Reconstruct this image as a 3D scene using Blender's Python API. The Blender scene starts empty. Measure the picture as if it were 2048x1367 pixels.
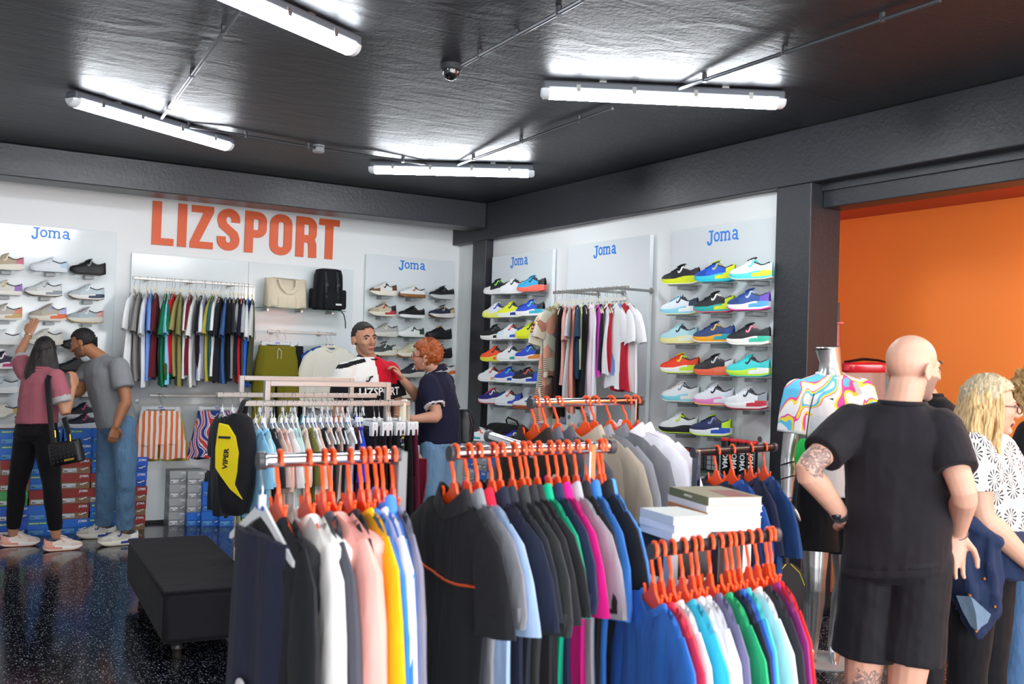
import bpy, math, random
from mathutils import Vector as V, Matrix as MX
from math import sin, cos, pi, radians as rad, atan2, sqrt
random.seed(7)
SC = bpy.context.scene
COL = SC.collection
# ---------------------------------------------------------------- camera, world, exposure
YAW, PITCH, ROLL, FOC = 0.54159193, 0.01818328, 0.03271782, 1991.0
CAM = V((0, 0, 1.62))
_f = V((sin(YAW)*cos(PITCH), cos(YAW)*cos(PITCH), sin(PITCH)))
_r = V((cos(YAW), -sin(YAW), 0)); _u = _r.cross(_f)
RT = _r*cos(ROLL) + _u*sin(ROLL); UP = -_r*sin(ROLL) + _u*cos(ROLL); FW = _f
cd = bpy.data.cameras.new('camera'); cam = bpy.data.objects.new('camera', cd); COL.objects.link(cam)
cam.matrix_world = MX(((RT.x, UP.x, -FW.x, CAM.x), (RT.y, UP.y, -FW.y, CAM.y), (RT.z, UP.z, -FW.z, CAM.z), (0, 0, 0, 1)))
cd.sensor_width = 36; cd.lens = FOC/2048*36; cd.clip_start = 0.05
cd.dof.use_dof = True; cd.dof.focus_distance = 7.6; cd.dof.aperture_fstop = 5.2
SC.camera = cam
SC.view_settings.view_transform = 'Standard'; SC.view_settings.look = 'None'
SC.view_settings.gamma = 1; SC.view_settings.exposure = 0.88
try: SC.view_settings.use_curve_mapping = False
except Exception: pass
LAMP_E, DAY_E = 34.0, 4.4
w = bpy.data.worlds.new('daylight'); SC.world = w; w.use_nodes = True
w.node_tree.nodes['Background'].inputs[0].default_value = (0.95, 0.975, 1, 1)
w.node_tree.nodes['Background'].inputs[1].default_value = DAY_E

def ray(px, py): return FW + RT*((px-1024)/FOC) - UP*((py-683.5)/FOC)
def at(px, py, ax, v):
    """where the sight line of a measured point meets the plane axis = v"""
    d = ray(px, py); return CAM + d*((v-CAM[ax])/d[ax])
def P(px, py, d): return CAM + ray(px, py)*d
# ---------------------------------------------------------------- materials
def lin(h):
    if isinstance(h, str):
        h = h.lstrip('#'); c = [int(h[i:i+2], 16)/255 for i in (0, 2, 4)]
    else: c = h
    return tuple(x/12.92 if x <= .04045 else ((x+.055)/1.055)**2.4 for x in c) + (1,)
MC = {}
def mat(h, rough=.5, kind='', metal=0.0, **k):
    key = (h, rough, kind, metal, tuple(sorted(k.items())))
    if key in MC: return MC[key]
    m = bpy.data.materials.new((kind or 'paint')+'_'+str(h).strip('#')); m.use_nodes = True
    nt = m.node_tree; N = nt.nodes; L = nt.links; b = N['Principled BSDF']
    col = lin(h)
    b.inputs['Base Color'].default_value = col; b.inputs['Roughness'].default_value = rough; b.inputs['Metallic'].default_value = metal
    if 'spec' in k: b.inputs['Specular IOR Level'].default_value = k['spec']
    if 'coat' in k: b.inputs['Coat Weight'].default_value = k['coat']; b.inputs['Coat Roughness'].default_value = .08
    if 'alpha' in k: b.inputs['Alpha'].default_value = k['alpha']
    if 'trans' in k: b.inputs['Transmission Weight'].default_value = k['trans']; b.inputs['IOR'].default_value = 1.3
    def node(t, **kw):
        n = N.new(t)
        for a, v in kw.items(): setattr(n, a, v)
        return n
    if kind == 'cloth':
        tc = node('ShaderNodeTexCoord'); nz = node('ShaderNodeTexNoise'); nz.inputs['Scale'].default_value = k.get('fold', 7); nz.inputs['Detail'].default_value = 3
        mp = node('ShaderNodeMapping'); mp.inputs['Scale'].default_value = (1, 1, .35)
        L.new(tc.outputs['Object'], mp.inputs[0]); L.new(mp.outputs[0], nz.inputs['Vector'])
        bp = node('ShaderNodeBump'); bp.inputs['Strength'].default_value = k.get('bump', .75); bp.inputs['Distance'].default_value = .03
        L.new(nz.outputs['Fac'], bp.inputs['Height']); L.new(bp.outputs[0], b.inputs['Normal'])
        b.inputs['Specular IOR Level'].default_value = .2
        b.inputs['Sheen Weight'].default_value = .04
    if kind == 'skin':
        b.inputs['Subsurface Weight'].default_value = .12; b.inputs['Subsurface Radius'].default_value = (.01, .004, .002)
        tc = node('ShaderNodeTexCoord'); nz = node('ShaderNodeTexNoise'); nz.inputs['Scale'].default_value = 14; nz.inputs['Detail'].default_value = 4
        L.new(tc.outputs['Object'], nz.inputs['Vector'])
        mx = node('ShaderNodeMix', data_type='RGBA'); mx.inputs[6].default_value = tuple(c*.86 for c in col[:3])+(1,); mx.inputs[7].default_value = tuple(min(1, c*1.1) for c in col[:3])+(1,)
        L.new(nz.outputs['Fac'], mx.inputs[0]); L.new(mx.outputs[2], b.inputs['Base Color'])
    if kind in ('hair', 'curly'):
        tc = node('ShaderNodeTexCoord'); mp = node('ShaderNodeMapping'); mp.inputs['Scale'].default_value = (60, 60, 5) if kind == 'hair' else (40, 40, 14)
        nz = node('ShaderNodeTexNoise'); nz.inputs['Scale'].default_value = 2; nz.inputs['Detail'].default_value = 4
        L.new(tc.outputs['Object'], mp.inputs[0]); L.new(mp.outputs[0], nz.inputs['Vector'])
        c2 = lin(k.get('h2', h)); mx = node('ShaderNodeMix', data_type='RGBA'); mx.inputs[6].default_value = col; mx.inputs[7].default_value = c2
        rp = node('ShaderNodeMapRange'); rp.inputs[1].default_value = .35; rp.inputs[2].default_value = .65
        L.new(nz.outputs['Fac'], rp.inputs[0]); L.new(rp.outputs[0], mx.inputs[0]); L.new(mx.outputs[2], b.inputs['Base Color'])
        bp = node('ShaderNodeBump'); bp.inputs['Strength'].default_value = .8; bp.inputs['Distance'].default_value = .01
        L.new(nz.outputs['Fac'], bp.inputs['Height']); L.new(bp.outputs[0], b.inputs['Normal'])
    if kind in ('plaster', 'concrete'):
        tc = node('ShaderNodeTexCoord'); nz = node('ShaderNodeTexNoise'); nz.inputs['Scale'].default_value = k.get('sc', 30); nz.inputs['Detail'].default_value = 6
        nz.inputs['Distortion'].default_value = .4
        L.new(tc.outputs['Object'], nz.inputs['Vector'])
        bp = node('ShaderNodeBump'); bp.inputs['Strength'].default_value = k.get('bump', .25); bp.inputs['Distance'].default_value = .02
        L.new(nz.outputs['Fac'], bp.inputs['Height']); L.new(bp.outputs[0], b.inputs['Normal'])
        n2 = node('ShaderNodeTexNoise'); n2.inputs['Scale'].default_value = 1.7; n2.inputs['Detail'].default_value = 5
        L.new(tc.outputs['Object'], n2.inputs['Vector'])
        mr = node('ShaderNodeMapRange'); mr.inputs[3].default_value = rough-.07; mr.inputs[4].default_value = rough+.07
        L.new(n2.outputs['Fac'], mr.inputs[0]); L.new(mr.outputs[0], b.inputs['Roughness'])
    if kind == 'emit':
        b.inputs['Emission Color'].default_value = col; b.inputs['Emission Strength'].default_value = k['e']
    MC[key] = m; return m
def nodes(m):
    nt = m.node_tree; N = nt.nodes; L = nt.links; b = N['Principled BSDF']
    def node(t, ins=None, **kw):
        n = N.new(t)
        for a, v in kw.items(): setattr(n, a, v)
        for a, v in (ins or {}).items():
            if isinstance(v, bpy.types.NodeSocket): L.new(v, n.inputs[a])
            else: n.inputs[a].default_value = v
        return n
    return node, L, b
def ramp(node, fac, stops, interp='CONSTANT'):
    r = node('ShaderNodeValToRGB', {0: fac}); cr = r.color_ramp; cr.interpolation = interp
    while len(cr.elements) < len(stops): cr.elements.new(.5)
    for e, (p, c) in zip(cr.elements, stops): e.position = p; e.color = lin(c)
    return r.outputs[0]
# ---------------------------------------------------------------- mesh building
class MB:
    def __init__(s): s.v = []; s.f = []; s.m = []
    def add(s, vs, fs, mi=0, M=None):
        o = len(s.v)
        s.v += [tuple(M @ V(p)) if M else tuple(p) for p in vs]
        for i, f in enumerate(fs): s.f.append([o+k for k in f]); s.m.append(mi[i] if isinstance(mi, (list, tuple)) else mi)
        return s
    def box(s, a, b, mi=0, M=None):
        x0, y0, z0 = a; x1, y1, z1 = b
        return s.add([(x0,y0,z0),(x1,y0,z0),(x1,y1,z0),(x0,y1,z0),(x0,y0,z1),(x1,y0,z1),(x1,y1,z1),(x0,y1,z1)],
                     [(0,3,2,1),(4,5,6,7),(0,1,5,4),(1,2,6,5),(2,3,7,6),(3,0,4,7)], mi, M)
    def loft(s, rings, mi=0, cap=True, M=None, closed=True):
        n = len(rings[0]); vs = [p for r in rings for p in r]; fs = []; ms = []
        for i in range(len(rings)-1):
            for j in range(n if closed else n-1):
                k = (j+1) % n; fs.append((i*n+j, i*n+k, (i+1)*n+k, (i+1)*n+j)); ms.append(mi(i, j) if callable(mi) else mi)
        if cap and closed:
            fs.append(tuple(range(n-1, -1, -1))); ms.append(mi(0, 0) if callable(mi) else mi)
            fs.append(tuple((len(rings)-1)*n+j for j in range(n))); ms.append(mi(len(rings)-2, 0) if callable(mi) else mi)
        return s.add(vs, fs, ms, M)
    def tube(s, pts, r, n=8, mi=0, cap=True, M=None, flat=None):
        pts = [V(p) for p in pts]; rs = r if isinstance(r, (list, tuple)) else [r]*len(pts)
        rings = []; nrm = None
        for i, p in enumerate(pts):
            t = (pts[min(i+1, len(pts)-1)]-pts[max(i-1, 0)]).normalized()
            if nrm is None:
                a = V((0, 0, 1)) if abs(t.z) < .9 else V((0, 1, 0))
                if flat: a = V(flat)
                nrm = (a - t*a.dot(t)).normalized()
            else: nrm = (nrm - t*nrm.dot(t)).normalized()
            bn = t.cross(nrm); q = rs[i]
            qa, qb = q if isinstance(q, tuple) else (q, q)
            rings.append([p + nrm*(qa*cos(2*pi*k/n)) + bn*(qb*sin(2*pi*k/n)) for k in range(n)])
        return s.loft(rings, mi, cap, M)
    def lathe(s, prof, n=16, mi=0, M=None):
        return s.loft([[(r*cos(2*pi*k/n), r*sin(2*pi*k/n), z) for k in range(n)] for r, z in prof], mi, True, M)
    def ell(s, c, r, n=12, m=8, mi=0, M=None, axes=None):
        c = V(c); ax = axes or (V((1,0,0)), V((0,1,0)), V((0,0,1)))
        rings = []
        for i in range(m+1):
            a = -pi/2 + pi*i/m; k = max(cos(a), .02)
            rings.append([c + ax[0]*(r[0]*k*cos(2*pi*j/n)) + ax[1]*(r[1]*k*sin(2*pi*j/n)) + ax[2]*(r[2]*sin(a)) for j in range(n)])
        return s.loft(rings, mi, True, M)
    def prism(s, poly, d0, d1, mi=0, M=None):
        """polygon in x,z extruded along y from d0 to d1"""
        n = len(poly)
        vs = [(x, d0, z) for x, z in poly] + [(x, d1, z) for x, z in poly]
        return s.add(vs, [tuple(range(n)), tuple(range(2*n-1, n-1, -1))] + [((i+1) % n, i, n+i, n+(i+1) % n) for i in range(n)], mi, M)
    def ribbon(s, pts, wd, d0, d1, closed=False, mi=0, M=None):
        """stroke of width wd along points in x,z, extruded along y"""
        q = []
        for p in pts:
            p = V((p[0], p[1]))
            if not q or (p-q[-1]).length > 1e-4: q.append(p)
        if closed and (q[0]-q[-1]).length < 1e-4: q.pop()
        pts = q; n = len(pts); A = []; B = []
        for i, p in enumerate(pts):
            a = pts[(i-1) % n] if (closed or i) else None; b = pts[(i+1) % n] if (closed or i < n-1) else None
            d1v = (p-a).normalized() if a is not None else (b-p).normalized(); d2v = (b-p).normalized() if b is not None else d1v
            n1 = V((-d1v.y, d1v.x)); n2 = V((-d2v.y, d2v.x)); mm = (n1+n2)
            mm = mm.normalized() if mm.length > 1e-6 else n1
            k = wd/2/max(.45, mm.dot(n1)); A.append(p+mm*k); B.append(p-mm*k)
        vs = []; fs = []
        for i in range(n): vs += [(A[i].x, d0, A[i].y), (B[i].x, d0, B[i].y), (A[i].x, d1, A[i].y), (B[i].x, d1, B[i].y)]
        for i in range(n if closed else n-1):
            a, b = 4*i, 4*((i+1) % n)
            fs += [(a, a+1, b+1, b), (a+2, b+2, b+3, a+3), (a, b, b+2, a+2), (a+1, a+3, b+3, b+1)]
        if not closed: fs += [(0, 2, 3, 1), (4*n-4, 4*n-3, 4*n-1, 4*n-2)]
        return s.add(vs, fs, mi, M)
    def mesh(s, name, smooth=True):
        me = bpy.data.meshes.new(name); me.from_pydata(s.v, [], s.f); me.validate()
        if len(s.m) == len(me.polygons): me.polygons.foreach_set('material_index', s.m)
        if smooth:
            me.polygons.foreach_set('use_smooth', [True]*len(me.polygons))
            try: me.set_sharp_from_angle(angle=rad(42))
            except Exception: pass
        me.update(); return me
    def build(s, name, mats, parent=None, smooth=True, M=None, bevel=0):
        o = put(name, s.mesh(name, smooth), mats, parent, M)
        if bevel:
            b = o.modifiers.new('edge', 'BEVEL'); b.width = bevel; b.segments = 2; b.limit_method = 'ANGLE'
        return o
def put(name, me, mats, parent=None, M=None):
    """one object of its own; its materials sit on the object so alike pieces share mesh data"""
    o = bpy.data.objects.new(name, me); COL.objects.link(o)
    if not isinstance(mats, (list, tuple)): mats = [mats]
    while len(me.materials) < len(mats): me.materials.append(None)
    for sl, m in zip(o.material_slots, mats): sl.link = 'OBJECT'; sl.material = m
    if parent: o.parent = parent
    if M is not None: o.matrix_local = M
    return o
def tag(o, label, cat, group=None, kind=None):
    o['label'] = label
    if cat: o['category'] = cat
    if group: o['group'] = group
    if kind: o['kind'] = kind
    return o
def thing(name, label, cat, M=None, group=None):
    o = bpy.data.objects.new(name, None); COL.objects.link(o); o.empty_display_size = .05
    if M is not None: o.matrix_world = M if isinstance(M, MX) else MX.Translation(V(M))
    return tag(o, label, cat, group)
def struct(name, mb, m, label=None, parent=None, smooth=False, bevel=0):
    o = mb.build(name, m, parent, smooth, bevel=bevel); o['kind'] = 'structure'
    if label: o['label'] = label
    return o
def frame(o, x, z=(0, 0, 1)):
    """matrix with x axis along x, z near z, origin o"""
    x = V(x).normalized(); z = V(z); y = z.cross(x).normalized(); z = x.cross(y)
    return MX(((x.x, y.x, z.x, o[0]), (x.y, y.y, z.y, o[1]), (x.z, y.z, z.z, o[2]), (0, 0, 0, 1)))
def TR(x=0, y=0, z=0): return MX.Translation(V((x, y, z)))
def RZ(a): return MX.Rotation(rad(a), 4, 'Z')
def RX(a): return MX.Rotation(rad(a), 4, 'X')
def RY(a): return MX.Rotation(rad(a), 4, 'Y')
def arc(cx, cy, rx, ry, a0, a1, n=8): return [(cx+rx*cos(rad(a0+(a1-a0)*i/n)), cy+ry*sin(rad(a0+(a1-a0)*i/n))) for i in range(n+1)]
def fontmesh(txt, size, depth=.001, bold=0.0):
    """flat print set in Blender's own built-in font, stood up in the x,z plane, facing -y"""
    c = bpy.data.curves.new('print', 'FONT'); c.body = txt; c.size = size; c.extrude = depth/2; c.offset = bold; c.align_x = 'CENTER'; c.align_y = 'CENTER'; c.resolution_u = 2
    o = bpy.data.objects.new('print', c); COL.objects.link(o)
    me = bpy.data.meshes.new_from_object(o.evaluated_get(bpy.context.evaluated_depsgraph_get()))
    bpy.data.objects.remove(o); bpy.data.curves.remove(c)
    me.transform(MX.Rotation(pi/2, 4, 'X')); return me
# ---------------------------------------------------------------- room shell
B, R, ZC, BX = 9.66, 5.10, 3.23, 5.009
WHITE = mat('#eceeee', .55, 'plaster', bump=.05); BLACK = mat('#27292e', .42, 'concrete', bump=.14, sc=34)
ORANGE = mat('#fb8a38', .6, 'plaster', bump=.04); ORANGE_SHADE = mat('#b0451c', .7, 'plaster', bump=.04)  # side ceiling is the same orange with its shade put into the colour
def floor_mat():
    m = mat('#101117', .12, 'terrazzo'); node, L, b = nodes(m)
    tc = node('ShaderNodeTexCoord'); cols = []
    def layer(scale, thr, lo):
        v = node('ShaderNodeTexVoronoi', {'Vector': tc.outputs['Object'], 'Scale': scale}); v.inputs['Randomness'].default_value = 1
        a = node('ShaderNodeMath', {0: v.outputs['Distance'], 1: thr}, operation='LESS_THAN')
        s = node('ShaderNodeSeparateColor', {0: v.outputs['Color']})
        g = node('ShaderNodeMath', {0: s.outputs[0], 1: lo}, operation='GREATER_THAN')
        f = node('ShaderNodeMath', {0: a.outputs[0], 1: g.outputs[0]}, operation='MULTIPLY')
        return node('ShaderNodeMath', {0: f.outputs[0], 1: s.outputs[1]}, operation='MULTIPLY').outputs[0]
    a = layer(75, .30, .72); c = layer(125, .33, .62)
    mx = node('ShaderNodeMath', {0: a, 1: c}, operation='MAXIMUM')
    col = node('ShaderNodeMix', {0: mx.outputs[0], 6: lin('#0d0f18'), 7: lin('#cfd6e0')}, data_type='RGBA')
    L.new(col.outputs[2], b.inputs['Base Color'])
    nz = node('ShaderNodeTexNoise', {'Vector': tc.outputs['Object'], 'Scale': 2.5, 'Detail': 5.0})
    mr = node('ShaderNodeMapRange', {0: nz.outputs['Fac'], 3: .07, 4: .2}); L.new(mr.outputs[0], b.inputs['Roughness'])
    return m
def ceil_mat():
    m = mat('#232429', .46, 'ceiling_paint'); node, L, b = nodes(m)
    tc = node('ShaderNodeTexCoord'); nz = node('ShaderNodeTexNoise', {'Vector': tc.outputs['Object'], 'Scale': 45.0, 'Detail': 5.0})
    mp = node('ShaderNodeMapping', {0: tc.outputs['Object'], 'Scale': (1.2, 3.2, 1), 'Rotation': (0, 0, rad(25))})
    n2 = node('ShaderNodeTexNoise', {'Vector': mp.outputs[0], 'Scale': 1.6, 'Detail': 6.0, 'Distortion': 1.5})
    h = node('ShaderNodeMath', {0: n2.outputs['Fac'], 1: 3.0, 2: nz.outputs['Fac']}, operation='MULTIPLY_ADD')
    bp = node('ShaderNodeBump', {'Strength': .16, 'Distance': .02, 'Height': h.outputs[0]}); L.new(bp.outputs[0], b.inputs['Normal'])
    return m
XL, YF, XO = -3.6, -2.6, 6.2
struct('floor', MB().box((XL, YF, -.1), (XO+.2, B+.2, 0)), floor_mat(), 'dark speckled glossy terrazzo floor')
struct('ceiling', MB().box((XL, YF, ZC), (R+.2, B+.2, ZC+.1)), ceil_mat(), 'black satin painted plaster ceiling')
struct('wall_back', MB().box((XL, B, 0), (R+.1, B+.1, ZC)), WHITE, 'white painted back wall behind the orange sign')
struct('wall_right', MB().box((R, 4.88, 0), (R+.1, B, ZC)), WHITE, 'white side wall carrying three display boards')
struct('wall_left', MB().box((XL-.1, YF, 0), (XL, B+.1, ZC)), WHITE)
struct('wall_front', MB().box((XL, YF-.1, 0), (XL+.5, YF, ZC)).box((XL+.5, YF-.1, 2.75), (4.2, YF, ZC)).box((4.2, YF-.1, 2.75), (XO+.2, YF, ZC)), WHITE)
struct('wall_orange', MB().box((XO, YF, 0), (XO+.1, 6.2, 2.9)), ORANGE, 'bright orange painted wall beyond the doorway')
struct('wall_end', MB().box((R+.2, 6.2, 0), (XO+.1, 6.3, 2.9)), ORANGE)
struct('ceiling_side', MB().box((5.3, YF, 2.80), (XO, 6.2, 2.9)), ORANGE_SHADE, 'orange painted low ceiling of the side room, shade painted in')
# beams and columns
struct('trim_1', MB().box((XL, 8.92, 2.965), (BX-.002, 9.27, ZC-.002)), BLACK, 'black painted concrete beam over the sign', bevel=.008)
struct('trim_2', MB().box((BX, YF, 2.85), (R+.2, B-.002, ZC-.002)), BLACK, 'black painted concrete beam along the side wall', bevel=.008)
struct('trim_3', MB().box((BX, 8.912, 0), (R+.02, 9.19, 2.85)), BLACK, 'black column in the back corner', bevel=.006)
struct('trim_4', MB().box((BX, 4.583, 0), (5.295, 4.89, 2.85)), BLACK, 'black column beside the orange doorway', bevel=.006)
struct('trim_5', MB().box((5.12, YF, 2.69), (5.3, 4.58, 2.96)), BLACK, 'black lintel over the orange doorway', bevel=.006)
struct('trim_6', MB().box((R-.0, YF, 2.8), (R+.2, 4.58, 2.96)), BLACK)
struct('baseboard_back', MB().box((XL, B-.015, 0), (R, B, .05)), mat('#2a2a2c', .5))
# daylight through the shop front behind the camera
pl = bpy.data.lights.new('shopfront_portal', 'AREA'); pl.shape = 'RECTANGLE'; pl.size = 9.3; pl.size_y = 2.75; pl.cycles.is_portal = True
po = bpy.data.objects.new('shopfront_portal', pl); COL.objects.link(po); po.location = (1.55, YF, 1.375); po.rotation_euler = (rad(90), 0, 0)
# ---------------------------------------------------------------- letters and logos
def sign():
    H = .405; S = 4.6; root = thing('shop_sign', 'large orange letters reading LIZSPORT high on the white back wall', 'sign')
    s = .19
    x0 = at(303, 488, 1, B-.02); x1 = at(680, 440, 1, B-.02); wid = x1.x-x0.x
    base = x0.z
    def rr(x0_, x1_, z0, z1, r=.15): # rounded rectangle loop
        k = s/2; a, b_, c, d = x0_+k, x1_-k, z0+k, z1-k
        return arc(b_-r, d-r, r, r, 90, 0, 5)+arc(b_-r, c+r, r, r, 0, -90, 5)+arc(a+r, c+r, r, r, -90, -180, 5)+arc(a+r, d-r, r, r, 180, 90, 5)
    def L(m, x): m.prism([(x,0),(x+.46,0),(x+.46,s*.85),(x+s,s*.85),(x+s,1),(x,1)], -.018, 0)
    def I(m, x): m.prism([(x,0),(x+s,0),(x+s,1),(x,1)], -.018, 0)
    def Z(m, x): m.prism([(x,0),(x+.5,0),(x+.5,.16),(x+.2,.16),(x+.5,.86),(x+.5,1),(x+.02,1),(x+.02,.84),(x+.28,.84),(x,.14)], -.018, 0)
    def Sg(m, x):
        k = s/2; r = .155; a, b_ = x+k, x+.5-k
        pts = [(b_, .68)]+arc(b_-r, 1-k-r, r, r, 0, 90, 5)+arc(a+r, 1-k-r, r, r, 90, 180, 5)+[(a, .70), (a+.03, .6), (b_-.04, .4), (b_, .29)]+arc(b_-r, k+r, r, r, 0, -90, 5)+arc(a+r, k+r, r, r, -90, -180, 5)+[(a, .33)]
        m.ribbon(pts, s, -.018, 0)
    def Pg(m, x, leg=False):
        m.prism([(x,0),(x+s,0),(x+s,1),(x,1)], -.018, 0)
        k = s/2; r = .13; e = x+.5-k; lo = .46
        m.ribbon([(x+s*.9, 1-k)]+arc(e-r, 1-k-r, r, r, 90, 0, 5)+arc(e-r, lo+r, r, r, 0, -90, 5)+[(x+s*.9, lo)], s*.96, -.0178, -.0002)
        if leg: m.ribbon([(x+.3, lo), (x+.37, lo-.04), (x+.4, lo-.14), (x+.41, 0)], s, -.0176, -.0004)
    def O(m, x): m.ribbon(rr(x, x+.52, 0, 1), s, -.018, 0, closed=True)
    def T(m, x): m.prism([(x+.155,0),(x+.345,0),(x+.345,.84),(x+.5,.84),(x+.5,1),(x,1),(x,.84),(x+.155,.84)], -.018, 0)
    adv = [(L, 0), (I, .54), (Z, .81), (Sg, 1.4), (Pg, 2.02), (O, 2.6), (lambda m, x: Pg(m, x, True), 3.22), (T, 3.78)]
    k = wid/4.28; om = mat('#e25818', .45)
    for fn, x in adv:
        m = MB(); fn(m, x); m.v = [(p[0]*k, p[1], p[2]*H) for p in m.v]
        m.build('letter', om, root, smooth=False)
    root.location = (x0.x, B-.004, base)
sign()
def logo_mesh():
    m = MB(); d0, d1 = -.004, 0; T = lambda *a, **k: m.ribbon(*a, **k)
    # J with hooked tail and slab
    m.prism([(.1,.98),(.82,.98),(.82,1.16),(.1,1.16)], d0, d1)
    T([(.52, 1.0), (.52, .12)]+arc(.26, .08, .26, .3, 0, -150, 8), .24, d0-.0003, d1)
    m.prism(arc(.02, .0, .14, .14, 0, 330, 10), d0-.0005, d1)
    T(arc(1.28, .46, .33, .40, 0, 345, 16), .2, d0, d1, closed=True)
    for x in (1.96, 2.5, 3.04): m.prism([(x-.1,0),(x+.1,0),(x+.1,.72),(x-.1,.72)], d0, d1); m.prism([(x-.2,-.04),(x+.2,-.04),(x+.2,.13),(x-.2,.13)], d0-.0003, d1)
    m.prism([(1.72,.76),(2.06,.76),(2.06,.94),(1.72,.94)], d0-.0003, d1)
    for x in (1.96, 2.5): T(arc(x+.27, .62, .27, .24, 170, 0, 8), .19, d0-.0006, d1)
    T(arc(3.78, .28, .26, .22, 0, 345, 14), .18, d0, d1, closed=True)
    T(arc(3.8, .64, .28, .26, 160, 0, 8)+[(4.08, .18)]+arc(4.2, .16, .12, .15, 180, 330, 5), .2, d0-.0004, d1)
    m.v = [((p[0]-2.1)/4.5, p[1], (p[2]-.45)/4.5) for p in m.v]
    return m
LOGO = logo_mesh().mesh('logo', smooth=False)
BLUE = mat('#1f7fe0', .4); GLOSS = mat('#e3eaec', .12, 'board', coat=.3)
def board(x0, x1, z0, z1, face, axis, logo=None, name='display_board', label='', split=None):
    """glossy board: face toward the room, on the back wall (axis y) or the side wall (axis x)"""
    root = thing(name, label, 'display board')
    if axis == 'y': M = TR(x0, face, z0); wd = x1-x0
    else: M = frame((face, x0, z0), (0, -1, 0)); wd = x0-x1
    root.matrix_world = M
    t = B-face if axis == 'y' else R-face
    edges = [0]+(split or [])+[wd]
    for a, b in zip(edges, edges[1:]):
        MB().box((a+.001, 0, 0), (b-.001, .035, z1-z0)).build('panel', GLOSS, root, smooth=False, bevel=.002)
    for a in (.12, wd-.16): MB().box((a, .035, .05), (a+.04, t-.001, z1-z0-.05)).build('batten', mat('#d8dadb', .6), root, smooth=False)
    if logo:
        lx, lz, lw = logo
        put('logo', LOGO, BLUE, root, TR(lx, -.0005, lz-z0) @ MX.Scale(lw, 4))
    for a in (.1, wd-.1):
        for z in (.25, 1.1): MB().lathe([(.02, 0), (.02, .006), (.008, .007)], 12, M=TR(a, 0, z) @ RX(90)).build('fixing', mat('#9a9da0', .3, metal=.8), root)
    return root
FY = 9.615; FX = 5.05
def logo_at(p0, p1, axis, f, x0):
    ax = 1 if axis == 'y' else 0; a = at(*p0, ax, f); b = at(*p1, ax, f); c = (a+b)/2
    return ((c.x-x0) if axis == 'y' else (x0-c.y), c.z, (b.x-a.x) if axis == 'y' else (a.y-b.y))
board(-.05, 1.555, .03, 2.66, FY, 'y', logo_at((62, 466), (141, 470), 'y', FY, -.05), label='wide glossy white shoe board with blue logo behind the crouching couple')
board(1.69, 3.86, .03, 2.49, FY, 'y', None, label='pale glossy clothes board without logo under the orange sign', split=[1.08])
board(3.99, 5.03, .03, 2.67, FY, 'y', logo_at((797, 529), (851, 534), 'y', FY, 3.99), label='white shoe board with blue logo at the corner of the back wall')
board(8.84, 7.71, .03, 2.665, FX, 'x', logo_at((1021, 524), (1056, 522), 'x', FX, 8.84), label='white shoe board with blue logo beside the corner column')
board(7.46, 6.285, .03, 2.665, FX, 'x', logo_at((1187, 503), (1233, 499), 'x', FX, 7.46), label='white clothes board with blue logo between two shoe boards')
board(6.02, 4.92, .03, 2.665, FX, 'x', logo_at((1414, 475), (1478, 469), 'x', FX, 6.02), label='white shoe board with blue logo beside the black doorway column')
# ---------------------------------------------------------------- ceiling lamps, pipes, detectors
TUBE = mat('#f4faff', .4, 'emit', e=LAMP_E); HOUS = mat('#5b6068', .45); CLEAR = mat('#dfe6ea', .2); STEEL = mat('#b9b7b4', .3, metal=.9); CONDUIT = mat('#55585c', .35, metal=.6)
def lamp(a, b, label, zc=ZC, glow=None):
    a, b = V(a), V(b); c = (a+b)/2; ln = (b-a).length
    root = thing('fluorescent_lamp', label, 'lamp', frame((c.x, c.y, zc), b-a), 'fluorescent lamps on the ceiling'); h = ln/2
    MB().box((-h+.01, -.05, -.062), (h-.01, .05, -.012)).build('housing', HOUS, root, False, bevel=.012)
    MB().loft([[(x, .052*k*cos(t), -.062-.05*k*sin(t)) for t in [pi*i/8 for i in range(9)]] for x, k in ((-h+.05, 1), (h-.05, 1))]).build('diffuser', glow or TUBE, root)
    for s in (-1, 1):
        MB().loft([[(s*x, .054*k*cos(t), -.06-.052*k*sin(t)) for t in [pi*i/8 for i in range(9)]] for x, k in ((h-.05, 1), (h-.015, .95), (h, .7))]).build('end_cap', CLEAR, root)
    for q in (-.7, -.25, .25, .7):
        for s in (-1, 1): MB().box((q*h-.012, s*.054-.004, -.075), (q*h+.012, s*.054+.004, -.035)).build('clip', STEEL, root, False)
    for q in (-.5, .5): MB().box((q*h-.02, -.03, -.014), (q*h+.02, .03, 0)).build('bracket', STEEL, root, False)
L1a, L1b = at(138, 205, 2, 3.14), at(461, 298, 2, 3.14); L2b = at(711, 107, 2, 3.14); d2 = (at(711, 107, 2, 3.14)-at(465, 0, 2, 3.14)).normalized()
L3a, L3b = at(738, 342, 2, 3.14), at(1069, 350, 2, 3.14); L4a, L4b = at(1081, 190, 2, 3.14), at(1569, 212, 2, 3.14)
lamp(L1a, L1b, 'fluorescent ceiling lamp above the couple at the shoe board')
lamp(L2b-d2*1.42, L2b, 'fluorescent ceiling lamp cut by the top edge of the photo')
lamp(L3a, L3b, 'fluorescent ceiling lamp nearest the corner of the two walls')
lamp(L4a, L4b, 'fluorescent ceiling lamp near the orange doorway')
lamp((.8, 1.0, 3.14), (2.05, 1.7, 3.14), 'fluorescent ceiling lamp over the front racks, outside the frame')
lamp((2.9, 1.7, 3.14), (4.15, 1.0, 3.14), 'fluorescent ceiling lamp near the shop front, outside the frame')
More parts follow.
